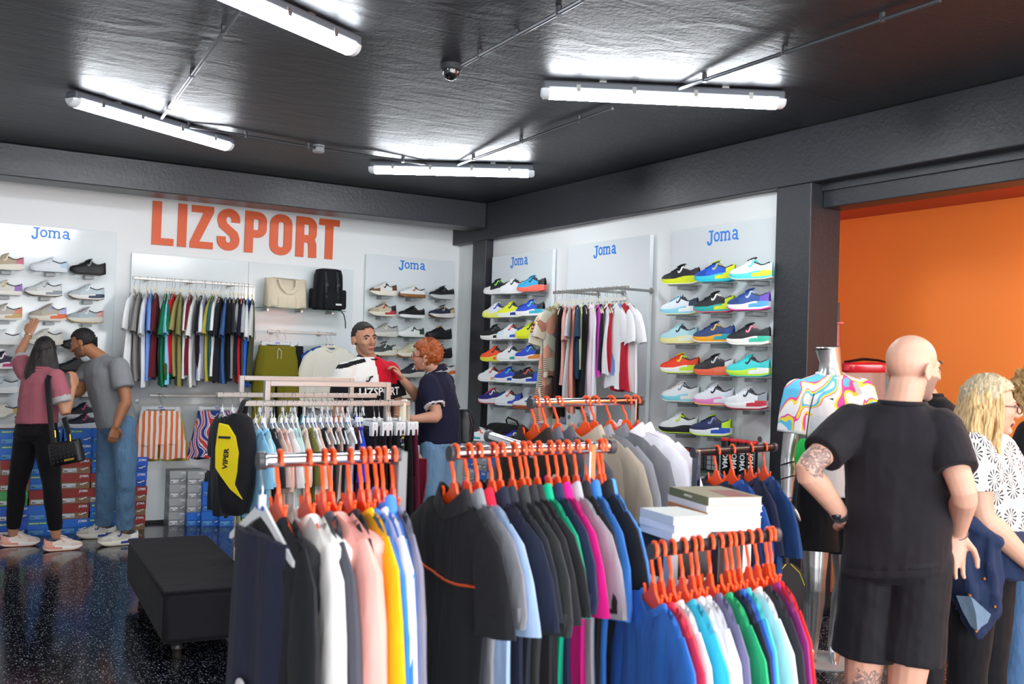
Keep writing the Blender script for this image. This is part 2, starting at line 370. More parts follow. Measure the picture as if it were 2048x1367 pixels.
lamp((5.7, 1.3, 2.7), (5.7, 2.7, 2.7), 'added fluorescent lamp brightening the orange side room, outside the frame', 2.80, mat('#fff6ea', .4, 'emit', e=LAMP_E*1.9))  # unseen lamp added to brighten the orange wall
lamp((5.7, -.8, 2.7), (5.7, .6, 2.7), 'second added fluorescent lamp brightening the orange side room, outside the frame', 2.80, mat('#fff6ea', .4, 'emit', e=LAMP_E*1.9))  # another added lamp, out of view, for more light on the orange wall
def conduit(pts, label, clips=3):
    root = thing('conduit_pipe', label, 'pipe')
    pts = [V((p.x, p.y, ZC-.03)) for p in pts]
    MB().tube(pts, .011, 8).build('pipe', CONDUIT, root)
    for i in range(clips):
        t = (i+.5)/clips*(len(pts)-1); k = min(int(t), len(pts)-2); p = pts[k].lerp(pts[k+1], t-k)
        MB().tube([p+V((0, 0, .03)), p-V((0, 0, .012))], .014, 8).build('clip', CONDUIT, root)
z_ = ZC-.03
cl = lambda x, y: at(x, y, 2, z_)
conduit([cl(487, 10), cl(318, 243)], 'grey conduit pipe joining the two lamps over the sign wall')
conduit([cl(318, 243), cl(470, 268), cl(637, 297), cl(900, 335)], 'grey conduit pipe along the sign wall to the corner lamp', 4)
conduit([cl(905, 333), cl(1225, 217)], 'grey conduit pipe from the corner lamp to the doorway lamp')
conduit([cl(1340, 183), cl(1880, 0)], 'grey conduit pipe from the doorway lamp towards the shop front')
conduit([cl(925, 130), cl(1165, 0)], 'grey conduit pipe running from the round ceiling camera')
q = cl(902, 140); root = thing('dome_camera', 'round black dome camera on the ceiling at the pipe end', 'camera', (q.x, q.y, ZC))
MB().lathe([(.06, 0), (.06, -.03), (.052, -.035)], 20).build('base', mat('#3a3c40', .4), root)
MB().lathe([(.05, -.034), (.047, -.055), (.035, -.075), (.015, -.086), (.002, -.088)], 20).build('dome', mat('#15161a', .05, coat=1), root)
q = cl(637, 298); root = thing('junction_box', 'small round clear junction box on the pipe above the sign', 'junction box', (q.x, q.y, ZC))
MB().lathe([(.045, 0), (.045, -.05), (.04, -.055)], 16).build('box_body', mat('#8f9499', .25), root)
MB().lathe([(.048, -.01), (.048, -.02)], 16).build('collar', mat('#55585c', .4), root)
# ---------------------------------------------------------------- shoes
def interp(t, tab):
    for (a, x), (b, y) in zip(tab, tab[1:]):
        if t <= b: return x+(y-x)*max(0, (t-a)/(b-a))
    return tab[-1][1]
def smooth(t, tab):
    e = .025; return sum(interp(min(1, max(0, t+d)), tab) for d in (-e, -e/2, 0, e/2, e))/5
WT = [(0, .016), (.025, .030), (.09, .041), (.22, .047), (.35, .049), (.5, .043), (.68, .036), (.85, .037), (.95, .034), (1, .021)]
SHOE = {
 'runner': dict(zb=[(0, .026), (.12, .008), (.25, .001), (.7, 0), (.9, .003), (1, .014)], zt=[(0, .040), (.15, .037), (.4, .038), (.7, .047), (.9, .052), (1, .05)],
   h=[(0, .052), (.04, .064), (.2, .075), (.35, .092), (.5, .116), (.58, .126), (.63, .118), (.76, .098), (.86, .106), (.93, .120), (.97, .117), (1, .098)]),
 'court': dict(zb=[(0, .012), (.1, .002), (.2, 0), (1, .002)], zt=[(0, .031), (.5, .031), (1, .035)],
   h=[(0, .048), (.04, .058), (.2, .068), (.35, .085), (.5, .104), (.58, .113), (.64, .105), (.78, .088), (.88, .096), (.93, .107), (.97, .104), (1, .088)]),
 'padel': dict(zb=[(0, .020), (.12, .004), (.25, 0), (.6, .002), (.85, .004), (1, .016)], zt=[(0, .040), (.15, .036), (.4, .038), (.65, .056), (.85, .058), (1, .058)],
   h=[(0, .052), (.04, .065), (.2, .080), (.35, .100), (.5, .125), (.58, .134), (.63, .125), (.76, .103), (.86, .112), (.93, .128), (.97, .124), (1, .104)]),
}
SL = .30
def shoe_meshes(kind):
    d = SHOE[kind]; T = [0, .012, .03, .06, .1, .15, .2, .26, .32, .38, .44, .5, .55, .585, .62, .68, .74, .8, .86, .91, .95, .975, 1]; n = 17
    X = lambda t: -SL/2+SL*t
    def arch(t, th, off=0, w_=0):
        wd = smooth(t, WT)-.002+off+w_; zt = smooth(t, d['zt'])-.006; h = smooth(t, d['h'])+off
        c, s = cos(th), sin(th)
        nar = 1-.42*max(0, min(1, (h-.06)/.07))*s**1.5
        return V((X(t), wd*nar*(1 if c > 0 else -1)*abs(c)**.75, zt+(h-zt)*s**.72))
    m = MB(); rings = []
    for t in T:
        r = []
        for k in range(n):
            th = pi*k/(n-1); p = arch(t, th)
            if .60 < t < .96 and abs(cos(th)) < .62: p.z = smooth(t, d['zt'])+.012; p.y *= .9
            r.append(p)
        rings.append(r)
    def mi(i, j):
        t = (T[i]+T[i+1])/2; th = pi*(j+.5)/(n-1)
        if .6 < t < .96 and abs(cos(th)) < .78: return 1
        if t < .11 or (t < .3 and sin(th) < .5): return 2
        if t > .83: return 3
        return 0
    m.loft(rings, mi, True, closed=False)
    o = {'upper': m.mesh('upper')}
    # midsole with an accent towards the heel, outsole, tongue, laces, side logo
    def slab(za, zb_, grow, split=False):
        m = MB(); rs = []
        for t in T:
            w0 = smooth(t, WT)+grow; a, b = za(t), zb_(t); c = .25*(b-a)
            rs.append([(X(t)*(1+grow*2), y, z) for y, z in ((-w0*.93, a), (-w0, a+c), (-w0, b-c), (-w0*.95, b), (w0*.95, b), (w0, b-c), (w0, a+c), (w0*.93, a))])
        m.loft(rs, (lambda i, j: 1 if split and ((.5 < T[i] < .95 and j in (1, 5)) or (T[i] > .72 and j in (2, 4, 1, 5))) else 0))
        return m
    zb = lambda t: smooth(t, d['zb'])+.006; zt = lambda t: smooth(t, d['zt'])
    o['midsole'] = slab(zb, zt, .003, True).mesh('midsole')
    o['outsole'] = slab(lambda t: smooth(t, d['zb']), lambda t: smooth(t, d['zb'])+.0065, .0035).mesh('outsole')
    m = MB(); a = arch(.52, pi/2, .002); b = arch(.60, pi/2)+V((.004, 0, .006))
    m.tube([a-V((.03, 0, .012)), a, b], [(.004, .024), (.005, .027), (.004, .024)], 10, flat=(0, 0, 1)); o['tongue'] = m.mesh('tongue')
    m = MB()
    for k in range(6):
        t = .28+.27*k/5
        m.tube([arch(t+.012*(1 if q % 2 else 0)*0, th, .0025) for q, th in enumerate((pi*.30, pi*.42, pi*.5, pi*.58, pi*.70))], .0034, 6)
    for s in (-1, 1): m.tube([arch(.55, pi/2, .004), arch(.5, pi*(.5+s*.1), .008), arch(.46, pi*(.5+s*.2), .006)], .003, 5)
    o['laces'] = m.mesh('laces')
    for sd in (0, 1):
        m = MB(); path = [(.66, .58), (.60, .66), (.57, .60), (.55, .36), (.515, .26), (.485, .30), (.47, .42)]; q = []
        for t, f in path:
            th = f*pi*.42; th = th if sd else pi-th; q.append(arch(t, th, .002))
        m.tube(q, [(.003, .003), (.003, .006), (.003, .0065), (.003, .0065), (.003, .0065), (.003, .0065), (.003, .003)], 6, flat=(0, 1, 0))
        o['logo' if sd else 'logo_b'] = m.mesh('logo')
    return o
SM = {k: shoe_meshes(k) for k in SHOE}
def shoe(label, M, kind, up, sole, acc=None, lace=None, logo=None, toe=None, heel=None, out=None, tongue=None, lining=None, group=None, name='sneaker'):
    r = thing(name, label, 'shoe', M, group); S = SM[kind]; f = lambda h: mat(h, .55, 'shoe')
    lace = lace or up; logo = logo or acc or sole; acc = acc or sole
    put('upper', S['upper'], [f(up), f(lining or '#3a3a40'), f(toe or up), f(heel or up)], r)
    put('midsole', S['midsole'], [f(sole), f(acc)], r)
    put('outsole', S['outsole'], f(out or sole), r)
    put('tongue', S['tongue'], f(tongue or up), r); put('laces', S['laces'], f(lace), r); put('logo', S['logo'], f(logo), r); put('logo', S['logo_b'], f(logo), r)
    return r
m = MB(); m.box((-.1, -.035, 0), (.1, .124, .005)); SHELF_PLATE = m.mesh('shelf_plate', False)
m = MB(); m.prism([(-.02, -.002), (.055, -.002), (.055, -.026), (-.02, -.03)], -.012, .124); SHELF_BRACKET = m.mesh('bracket', False)
ACR = mat('#dfe6e6', .08, 'acrylic', trans=.75); GREYP = mat('#8b8f90', .35)
def on_board(lst, axis, face, where):
    for i, (px, py, kind, desc, cols) in enumerate(lst):
        out = .125
        if axis == 'y': p = at(px, py, 1, face-out); yaw = random.uniform(-2, 5)
        else: p = at(px, py, 0, face-out); yaw = -90+26+random.uniform(-2, 3)
        Ms = TR(*p) @ RZ(0 if axis == 'y' else -90)
        sh = thing('shoe_shelf', 'clear shelf under the '+desc, 'shelf', Ms, 'clear shoe shelves on the '+where)
        put('plate', SHELF_PLATE, ACR, sh); put('bracket', SHELF_BRACKET, GREYP, sh)
        M = TR(p.x, p.y, p.z+.006) @ RZ(yaw)
        shoe('%s on the %s' % (desc, where), M @ MX.Diagonal(((.98, 1, 1.12, 1) if axis == 'y' else (1.0, 1.0, 1.14, 1))), kind, **cols, group='shoes on the '+where)
D = dict
W_, K_ = '#e9ebec', '#17181b'
on_board([
 (8, 541, 'runner', 'beige and gold sneaker with pink heel, topmost row', D(up='#b9a98d', sole='#e8e4d8', heel='#d27a8a', logo='#e5dfd5', toe='#cfc7a8', lace='#d9d2c4')),
 (97, 545, 'court', 'plain white court shoe with pale blue heel', D(up='#dfe6ea', sole='#dde3e8', heel='#bcd7e6', lace='#cfd8dd')),
 (175, 551, 'runner', 'all black running shoe beside the board edge', D(up=K_, sole=K_, lace='#0e0e10', logo='#8a8a8c')),
 (5, 591, 'court', 'cream sneaker with gold stripe and violet heel', D(up='#d9d6cd', sole='#e7e4dc', heel='#9a6fc0', logo='#cdb37a')),
 (86, 594, 'runner', 'white and light grey sneaker with slate heel strip', D(up='#d5d8d8', sole='#e6e6e2', toe='#c3c5c3', acc='#8f9aa0', logo='#9aa2a6', out='#5d4632')),
 (172, 601, 'runner', 'pale blue grey sneaker with navy heel strip', D(up='#bfcdd2', sole='#e3e4e2', toe='#b3bcbf', acc='#2f3b52', logo='#eef1f2', out='#8a6a4a')),
 (5, 641, 'runner', 'taupe running shoe with salmon heel', D(up='#b9b1a8', sole='#e2ded4', heel='#d98a6c', acc='#c9a36a', logo='#e6e1da')),
 (95, 643, 'padel', 'grey and lilac chunky sneaker the woman touches', D(up='#b5ad9f', sole='#d9d3c6', acc='#e06a3a', heel='#b9b6dd', toe='#a79d90', logo='#9fb0e0', lace='#8d857b')),
 (170, 647, 'runner', 'silver sneaker with red laces and gum toe', D(up='#aebcc1', sole='#ddd9cd', lace='#d65a62', toe='#9fb0b4', heel='#e2a2a0', logo='#e9eef0', out='#c9a25c')),
 (2, 690, 'court', 'white low sneaker at the cut edge of the photo', D(up='#dfe2e2', sole='#e8e8e6')),
 (88, 691, 'runner', 'off-white running shoe above the long-haired woman', D(up='#d6d5cc', sole='#e3e1d6', logo='#c3bda9', toe='#c8c5b6')),
 (158, 700, 'runner', 'black sneaker behind the short-haired man face', D(up=K_, sole=K_)),
 (0, 739, 'padel', 'navy and white sneaker with magenta sole line', D(up='#20213a', sole='#e9e6ea', acc='#c43a77', logo='#eceaf0', toe='#e3e3ea')),
 (150, 746, 'runner', 'black sneaker behind the grey T-shirt shoulder', D(up=K_, sole='#1b1b1d')),
 (0, 787, 'runner', 'ice grey running shoe fifth from the top edge', D(up='#c9d3d8', sole='#e6e7e6', logo='#9fb1bb')),
 (2, 836, 'court', 'ivory court shoe with gold heel above the boxes', D(up='#d8d4c6', sole='#e5e2d8', heel='#c7a95b')),
 (168, 794, 'court', 'white sneaker half hidden by the two shoppers', D(up='#e0e0de', sole='#e6e4de')),
 (163, 838, 'runner', 'navy running shoe with pink marks over the boxes', D(up='#1b1a2c', sole='#d9dade', logo='#d0447c', lace='#1b1a2c')),
], 'y', FY, 'wide shoe board')
on_board([
 (766, 592, 'runner', 'white sneaker with brown toe and heel', D(up='#eceae4', sole='#ece6d6', toe='#7a5534', heel='#6b4a2e', lace='#f0efe9', logo='#2b2420')),
 (824, 596, 'court', 'white court shoe with brown gum sole', D(up='#f0f0ee', sole='#9c6a3a', lace='#f4f4f2', out='#7e5228', acc='#9c6a3a')),
 (883, 599, 'runner', 'black running shoe with grey white sole', D(up='#1c1d20', sole='#cfd2d3', logo='#55585c')),
 (764, 633, 'runner', 'beige sneaker with burgundy laces', D(up='#cdbfa3', sole='#e6dfcc', lace='#5a1f2c', heel='#20222c', acc='#b13038', toe='#b6a786')),
 (823, 637, 'court', 'black leather court shoe with white sole', D(up='#17171a', sole='#eeeeee', lace='#101012', acc='#eeeeee', logo='#2a2a2c')),
 (883, 637, 'runner', 'navy and tan running shoe with white sole', D(up='#222c47', sole='#e6e4e2', lace='#d9c9a6', heel='#c9b48e', logo='#c9b48e', out='#8a5a38')),
 (768, 674, 'runner', 'silver grey running shoe behind the jersey man', D(up='#b3b1ab', sole='#d9d6cc', logo='#e2e0da', lace='#9c9890')),
 (821, 676, 'court', 'white court shoe with dark green heel and logo', D(up='#efefec', sole='#e8e8e4', heel='#1f4a3c', logo='#1f4a3c', out='#1f4a3c', acc='#e8e8e4')),
 (877, 679, 'runner', 'black running shoe with yellow tag at the edge', D(up='#151517', sole='#151517', tongue='#c9a23a')),
 (766, 713, 'padel', 'charcoal and white sneaker with gum sole', D(up='#3d4644', sole='#e3e0d2', lace='#f0efe8', out='#b77f3c', logo='#dfe2dc', heel='#c9cabd')),
 (819, 715, 'padel', 'beige and grey sneaker with gum wave sole', D(up='#c9c0a0', sole='#ebe6d8', lace='#eceade', out='#b77f3c', toe='#d6cfb4', heel='#4a5052')),
 (878, 717, 'runner', 'all black sneaker beside the red-haired woman', D(up='#131315', sole='#131315')),
 (822, 756, 'padel', 'charcoal sneaker with white logo near the raised hand', D(up='#2b3138', sole='#cfccc2', logo='#f2f2f0', out='#9a978e', toe='#20252b')),
 (884, 752, 'runner', 'white sneaker with orange heel behind the woman', D(up='#eae9e6', sole='#ecebe6', acc='#e0672c', heel='#d9d8d5')),
 (818, 798, 'padel', 'sand coloured sneaker with gum sole, lowest of its column', D(up='#cdbb97', sole='#e9dfca', out='#a8682e', acc='#e9dfca')),
], 'y', FY, 'corner shoe board')
on_board([
 (994, 590, 'padel', 'black padel shoe with lime logo', D(up='#1d1f22', sole='#e8e8e6', logo='#7bdc4a', lace='#2b2b2e', toe='#e2e6e2')),
 (1026, 589, 'padel', 'all white padel shoe, top row', D(up='#eef0f1', sole='#eceeee', logo='#23252b')),
 (1063, 585, 'padel', 'sky blue padel shoe with coral sole and black heel', D(up='#35a9dc', sole='#f0705c', heel='#1d2128', logo='#17364a', acc='#f0705c', lace='#2f9fd0')),
 (992, 637, 'padel', 'white padel shoe with yellow and blue splashes', D(up='#dfe5f2', sole='#f0ef70', heel='#2f50c0', logo='#2f50c0', toe='#e9ee9a', lace='#f3f3f3')),
 (1022, 636, 'padel', 'lemon yellow padel shoe with blue heel', D(up='#e6ea2f', sole='#eef0ea', heel='#27308f', logo='#27306f', acc='#27308f')),
 (1060, 633, 'padel', 'royal blue padel shoe with turquoise sole, second row', D(up='#2b4fc8', sole='#f1f1ef', heel='#1a2030', logo='#62cfe0', acc='#37b7d2')),
 (988, 681, 'padel', 'black padel shoe, start of the third row', D(up='#1a1b1f', sole='#eceae6', logo='#4a4b50', acc='#1a1b1f')),
 (1021, 680, 'padel', 'white and blue padel shoe with red stripes', D(up='#e8eef4', sole='#eef1f2', heel='#2b56cf', logo='#e04a3a', acc='#2b56cf', toe='#cfe6ee')),
 (1059, 679, 'padel', 'neon yellow padel shoe with black logo', D(up='#e2e821', sole='#dfe52a', logo='#1b1c20', heel='#6ed08c', acc='#dfe52a')),
 (988, 724, 'padel', 'fluorescent orange padel shoe, start of its row', D(up='#ff5a30', sole='#e6e44a', logo='#1e1e22', heel='#2b2b2f', acc='#ff5a30')),
 (1021, 724, 'padel', 'white padel shoe with amber and teal heel', D(up='#eceef0', sole='#f0f0ee', heel='#e7a23a', logo='#1e2024', acc='#2aa79a')),
 (1058, 723, 'padel', 'royal blue padel shoe with turquoise sole, fourth row', D(up='#2a4ac4', sole='#f3eeea', heel='#151a28', logo='#58c8dc', acc='#f0913a')),
 (983, 764, 'padel', 'white padel shoe with red trim', D(up='#e9ecef', sole='#f0f0ef', heel='#e05a3c', logo='#d8402e', acc='#e9a08a')),
 (1016, 766, 'padel', 'royal blue padel shoe with turquoise sole, fifth row', D(up='#2b50ca', sole='#f2f2f0', heel='#141828', logo='#50c8dc', acc='#2b50ca')),
 (1053, 768, 'padel', 'black and blue padel shoe with orange logo', D(up='#1d2030', sole='#eceff4', heel='#2b50d0', logo='#f0603a', acc='#2b50d0')),
 (984, 808, 'padel', 'indigo padel shoe with red tongue', D(up='#25247a', sole='#eeeef2', tongue='#ee3a58', lace='#ee3a58', logo='#f4f4f6', out='#ee3a58', heel='#2f55c0')),
 (1017, 812, 'padel', 'white padel shoe with blue heel and red stripes', D(up='#e9eef2', sole='#eceff2', heel='#3a58cc', logo='#e4563a', acc='#3a58cc', toe='#e2f2f2')),
 (1055, 819, 'court', 'white shoe with brown sole behind the orange hangers', D(up='#ecebe8', sole='#a4532a', logo='#3a4fc0')),
], 'x', FX, 'narrow padel board')
on_board([
 (1361, 571, 'padel', 'black padel shoe with yellow sole', D(up='#1b1a1f', sole='#d9e31f', logo='#f2f2ee', out='#f0f0e4', heel='#3a2630', toe='#2a2a2e', acc='#d9e31f')),
 (1430, 566, 'padel', 'blue and yellow padel shoe with turquoise sole', D(up='#1f5bd0', sole='#2ec4d8', heel='#e4ec20', logo='#b9bd7a', tongue='#e4ec20', acc='#e4ec20', toe='#1b49a8', lace='#17357a')),
 (1502, 562, 'padel', 'white padel shoe with aqua logo and black lining', D(up='#e6ebef', sole='#57d3dc', logo='#5cd0cf', acc='#dfe63a', heel='#cfeaf0', tongue='#17181e', lining='#101015', out='#eaeeea')),
 (1358, 631, 'padel', 'white and pale blue padel shoe with cream sole', D(up='#e4eaf0', sole='#8ed2e4', out='#e8e4b0', heel='#2a3a54', logo='#2a3b52', acc='#f2f4f4', lace='#3a9fc0')),
 (1428, 627, 'padel', 'black padel shoe with teal and yellow sole', D(up='#1b1d22', sole='#29a7a2', heel='#cfe022', logo='#e9ece2', acc='#d3e224', out='#e3486e', toe='#23272c')),
 (1497, 623, 'padel', 'navy padel shoe with magenta outsole', D(up='#2d4f94', sole='#eceef6', out='#e0409a', logo='#b4c8ea', heel='#6f4fb8', acc='#5aa8e0', toe='#243f80')),
 (1357, 689, 'padel', 'mint blue padel shoe with lemon sole', D(up='#b4dfe6', sole='#efeaa0', logo='#202a3a', acc='#f2f2e2', out='#e8d9b4', heel='#a2d6e0')),
 (1427, 687, 'padel', 'navy padel shoe with orange yellow sole', D(up='#2c3f72', sole='#f2a51f', logo='#d7a94a', heel='#2e4f98', acc='#2fa7b4', out='#f1f0ec', lace='#23335f')),
 (1497, 692, 'padel', 'black padel shoe with white sole and mint wave', D(up='#1c1c21', sole='#eeeee6', acc='#3cc2a2', logo='#e88fa4', out='#eae6da')),
 (1359, 748, 'padel', 'fluorescent red padel shoe with lime lining', D(up='#f5401f', sole='#f6f3ee', acc='#ccf03c', logo='#c6e83c', heel='#f04a22', tongue='#d7f23c', lace='#e8391a', out='#c8e63a')),
 (1428, 752, 'padel', 'black and white padel shoe with coral heel wedge', D(up='#1f1f23', sole='#ef6a48', heel='#eceeee', logo='#c9cbca', acc='#f0815c', toe='#29292d')),
 (1496, 755, 'padel', 'turquoise padel shoe with lime line', D(up='#3ccfd0', sole='#bfe83c', logo='#1e2a3a', acc='#e9f0ee', out='#2fb9c0', heel='#38c4c8')),
 (1361, 805, 'padel', 'white padel shoe with pale aqua sole', D(up='#e7ebee', sole='#86d6e4', logo='#8fa0aa', acc='#f3f0ea', out='#eee0d0', lace='#d6b8a8')),
 (1427, 812, 'padel', 'white padel shoe with confetti pink sole', D(up='#e9ebf2', sole='#f08ac8', acc='#eef0f4', logo='#1c1e2c', out='#f2c840', heel='#dfe3ef')),
 (1492, 820, 'padel', 'white padel shoe with red outsole and dark print', D(up='#e8eaee', sole='#f0f0f0', out='#b4223c', logo='#24344a', toe='#dfe2e8', heel='#9aa0a8', acc='#d03848')),
 (1357, 867, 'padel', 'white padel shoe with black sole and lime logo', D(up='#eceeee', sole='#1d1e22', acc='#1d1e22', out='#c6e836', logo='#c6e620')),
 (1421, 873, 'padel', 'navy padel shoe with lime heel', D(up='#1d2759', sole='#eef2f4', heel='#c8ee2c', logo='#8e98b8', out='#c4ea2a', acc='#2a59c8', tongue='#c8ee2c')),
], 'x', FX, 'doorway padel board')
# ---------------------------------------------------------------- garments: local x = shoulder line, y = along the rail, z up, origin at the rail
def shirt_meshes(W=.215, L=.74, sleeve='short', collar='crew', T0=.030, ph=0.0, nar=1.0):
    rnd = random.Random(int(ph*100)); o = {}; n = 36
    rows = [0, .02, .05, .1, .17, .26, .36, .47, .58, .7, .82, .92, 1]
    def zs(u):
        z = -.112-.27*max(0, abs(u)-.03)-.05*max(0, (abs(u)-W*.62)/(W*.38))**2
        if abs(u) < .09: z -= .058*(1-(u/.09)**2)
        return z
    rings = []
    for t in rows:
        w0 = W*(interp(t, [(0, 1), (.06, 1.04), (.15, 1.0), (.3, .93), (.6, .92*nar), (1, .96*nar)])); r = []
        th = T0*(.42+.58*min(1, t/.10))*(1+.15*t)
        for k in range(n):
            a = 2*pi*k/n; c, s = cos(a), sin(a)
            u = w0*(1 if c > 0 else -1)*abs(c)**.85; v = th*(1 if s > 0 else -1)*abs(s)**.7
            f = .5*t**.8
            v += f*.034*sin(u/W*6+ph*3+t*2)+f*.02*sin(u/W*13+ph*7-t*3)+ f*.02*sin(t*5+ph)
            z = zs(u)*(1-t)-L*t-.012*t*sin(u/W*5+ph)
            r.append((u+.012*t*sin(ph*5+t*3), v, z))
        rings.append(r)
    m = MB(); m.loft(rings); o['body'] = m.mesh('body')
    if sleeve != 'none':
        for sd in (-1, 1):
            m = MB(); j = rnd.uniform(-.012, .012)
            if sleeve == 'short': path = [(W-.06, -.20), (W-.018, -.245), (W+.014+j, -.31), (W+.034+j, -.385), (W+.038+j, -.41)]; hw = [.05, .076, .090, .098, .098]; tk = [.020, .030, .032, .034, .033]
            else: path = [(W-.06, -.20), (W-.012, -.262), (W+.022, -.36), (W+.05+j, -.48), (W+.05+j, -.60), (W+.03+j, -.68), (W+.03+j, -.72)]; hw = [.055, .078, .078, .072, .062, .052, .044]; tk = [.02, .032, .034, .034, .032, .03, .026]
            rs = []
            for i, (x, z) in enumerate(path):
                a = path[max(0, i-1)]; b = path[min(len(path)-1, i+1)]; d = V((b[0]-a[0], b[1]-a[1])).normalized(); nx, nz = -d.y, d.x
                q = []
                for k in range(16):
                    a_ = 2*pi*k/16; cc = cos(a_)*hw[i]; vv = sin(a_)*tk[i]+.006*sin(cos(a_)*6+ph*4+i)*i/3
                    q.append((sd*(x+nx*cc), vv+.006*i*sin(ph*9+sd), z+nz*cc))
                rs.append(q if sd > 0 else q[::-1])
            # turned-in cuff
            last = rs[-1]; cx = V((0, 0, 0))
            for p in last: cx += V(p)/16
            rs.append([V(p).lerp(cx, .12)+V((0, 0, .004)) for p in last]); rs.append([V(p).lerp(cx, .14)+V((-sd*.006, 0, .05)) for p in last])
            m.loft(rs); o['sleeve_a' if sd > 0 else 'sleeve_b'] = m.mesh('sleeve')
            if sleeve == 'long':
                m = MB(); m.loft([rs[5], rs[6]], cap=False); m.v = [((V(p)-cx)*1.06+cx)[:] for p in m.v]; o['cuff_a' if sd > 0 else 'cuff_b'] = m.mesh('cuff')
    def ell(rx, ry, z, dip=.04):
        return [(rx*cos(2*pi*k/24), ry*sin(2*pi*k/24), z-dip*(1-abs(cos(2*pi*k/24))**1.4)) for k in range(24)]
    m = MB()
    if collar == 'crew': m.loft([ell(.094, .034, -.140), ell(.086, .032, -.122), ell(.080, .028, -.120), ell(.078, .026, -.138)], cap=False); o['collar'] = m.mesh('collar')
    if collar == 'polo': m.loft([ell(.092, .036, -.142), ell(.072, .034, -.106, .05), ell(.070, .038, -.094, .052), ell(.078, .046, -.094, .052), ell(.104, .052, -.140, .035), ell(.101, .048, -.144, .035), ell(.07, .030, -.102, .05)], cap=False); o['collar'] = m.mesh('collar')
    if collar == 'hood':
        for dx, dy, dz, rx, ry, rz in ((.12, .02, -.225, .095, .07, .075), (.165, .03, -.265, .07, .055, .07)): m.ell((dx, dy, dz), (rx, ry, rz), 16, 10)
        m.loft([ell(.10, .04, -.165, .03), ell(.092, .04, -.14, .03), ell(.075, .028, -.132, .03), ell(.065, .02, -.15, .03)], cap=False)
        m.v = [(x+.008*sin(z*60), y+.008*sin(x*40+1), z+.008*sin(x*33)) for x, y, z in m.v]; o['hood'] = m.mesh('hood')
    return o
def bottom_meshes(W=.19, L=.75, legs=True, T0=.022, ph=0.0, flare=1.0):
    o = {}; m = MB(); n = 28; z0 = -.135
    def ring(z, cx, w0, th, t):
        r = []
        for k in range(n):
            a = 2*pi*k/n; c, s = cos(a), sin(a); u = w0*(1 if c > 0 else -1)*abs(c)**.8; v = th*(1 if s > 0 else -1)*abs(s)**.7
            v += .010*t*sin(u/w0*6+ph)+.006*t*sin(u/w0*13+ph*3); r.append((cx+u, v, z-.008*t*cos(u/w0*4+ph)))
        return r
    cr = .30 if legs else 1
    if legs:
        m.loft([ring(z0, 0, W*.86, T0*.8, .3), ring(z0-.04, 0, W*.88, T0, .5), ring(z0-.13, 0, W*.99, T0*1.3, .7), ring(z0-.30, 0, W*1.06*flare, T0*1.35, .8)])
        for sd in (-1, 1):
            h = W*1.06*flare/2
            m.loft([ring(z0-.26, sd*h, h*.99, T0*1.3, .8), ring(z0-.40, sd*(h+.012), h*1.03, T0*1.3, .9), ring((z0-L-.4)/2 if L > .6 else z0-L+.02, sd*(h+.015), h*(.9 if L > .6 else 1.08), T0*1.2, 1), ring(z0-L, sd*(h+.018), h*(.72 if L > .6 else 1.1), T0*1.1, 1)])
    else: m.loft([ring(z0, 0, W*.8, T0, .3), ring(z0-.15, 0, W*.9, T0*1.2, .6), ring(z0-L*.6, 0, W*1.0*flare, T0*1.4, .9), ring(z0-L, 0, W*1.1*flare, T0*1.5, 1)])
    o['body'] = m.mesh('body')
    m = MB(); m.loft([ring(z0+.004, 0, W*.875, T0*.95, .3), ring(z0-.016, 0, W*.885, T0*1.05, .5), ring(z0-.038, 0, W*.89, T0*1.1, .5)]); o['waistband'] = m.mesh('waistband')
    m = MB()
    for sd in (-1, 1): m.tube([(0, -T0*1.2, z0-.02), (sd*.02, -T0*1.5, z0-.05), (sd*.018, -T0*1.6, z0-.12)], .003, 6)
    o['drawstring'] = m.mesh('drawstring'); return o
GM = {}
def gm(kind, i):
    key = (kind, i % 4)
    if key not in GM:
        ph = 1.0+.83*(i % 4)
        GM[key] = {
         'tee': lambda: shirt_meshes(ph=ph), 'polo': lambda: shirt_meshes(L=.76, collar='polo', ph=ph, T0=.028), 'long': lambda: shirt_meshes(W=.22, L=.74, sleeve='long', ph=ph, T0=.036),
         'hoodie': lambda: shirt_meshes(W=.225, L=.74, sleeve='long', collar='hood', ph=ph, T0=.045), 'shirt': lambda: shirt_meshes(W=.225, L=.8, sleeve='long', collar='polo', ph=ph, T0=.034),
         'kid': lambda: shirt_meshes(W=.175, L=.60, ph=ph, T0=.020), 'tank': lambda: shirt_meshes(W=.14, L=.66, sleeve='none', ph=ph, T0=.02), 'dress': lambda: shirt_meshes(W=.18, L=.98, sleeve='none', ph=ph, T0=.03, nar=1.15),
         'dress_tee': lambda: shirt_meshes(W=.19, L=.98, ph=ph, T0=.03, nar=1.1), 'vest': lambda: shirt_meshes(W=.2, L=.7, sleeve='none', collar='polo', ph=ph, T0=.045),
         'trousers': lambda: bottom_meshes(L=.98, ph=ph), 'shorts': lambda: bottom_meshes(W=.2, L=.43, ph=ph, T0=.026, flare=1.1), 'sweatpants': lambda: bottom_meshes(W=.21, L=.9, ph=ph, T0=.04), 'skirt': lambda: bottom_meshes(W=.17, L=.75, legs=False, ph=ph)}[kind]()
    return GM[key]
CATG = dict(tee='T-shirt', polo='polo shirt', long='sweatshirt', hoodie='hoodie', shirt='shirt', kid='T-shirt', tank='tank top', dress='dress', dress_tee='dress', vest='vest', trousers='trousers', shorts='shorts', sweatpants='trousers', skirt='skirt')
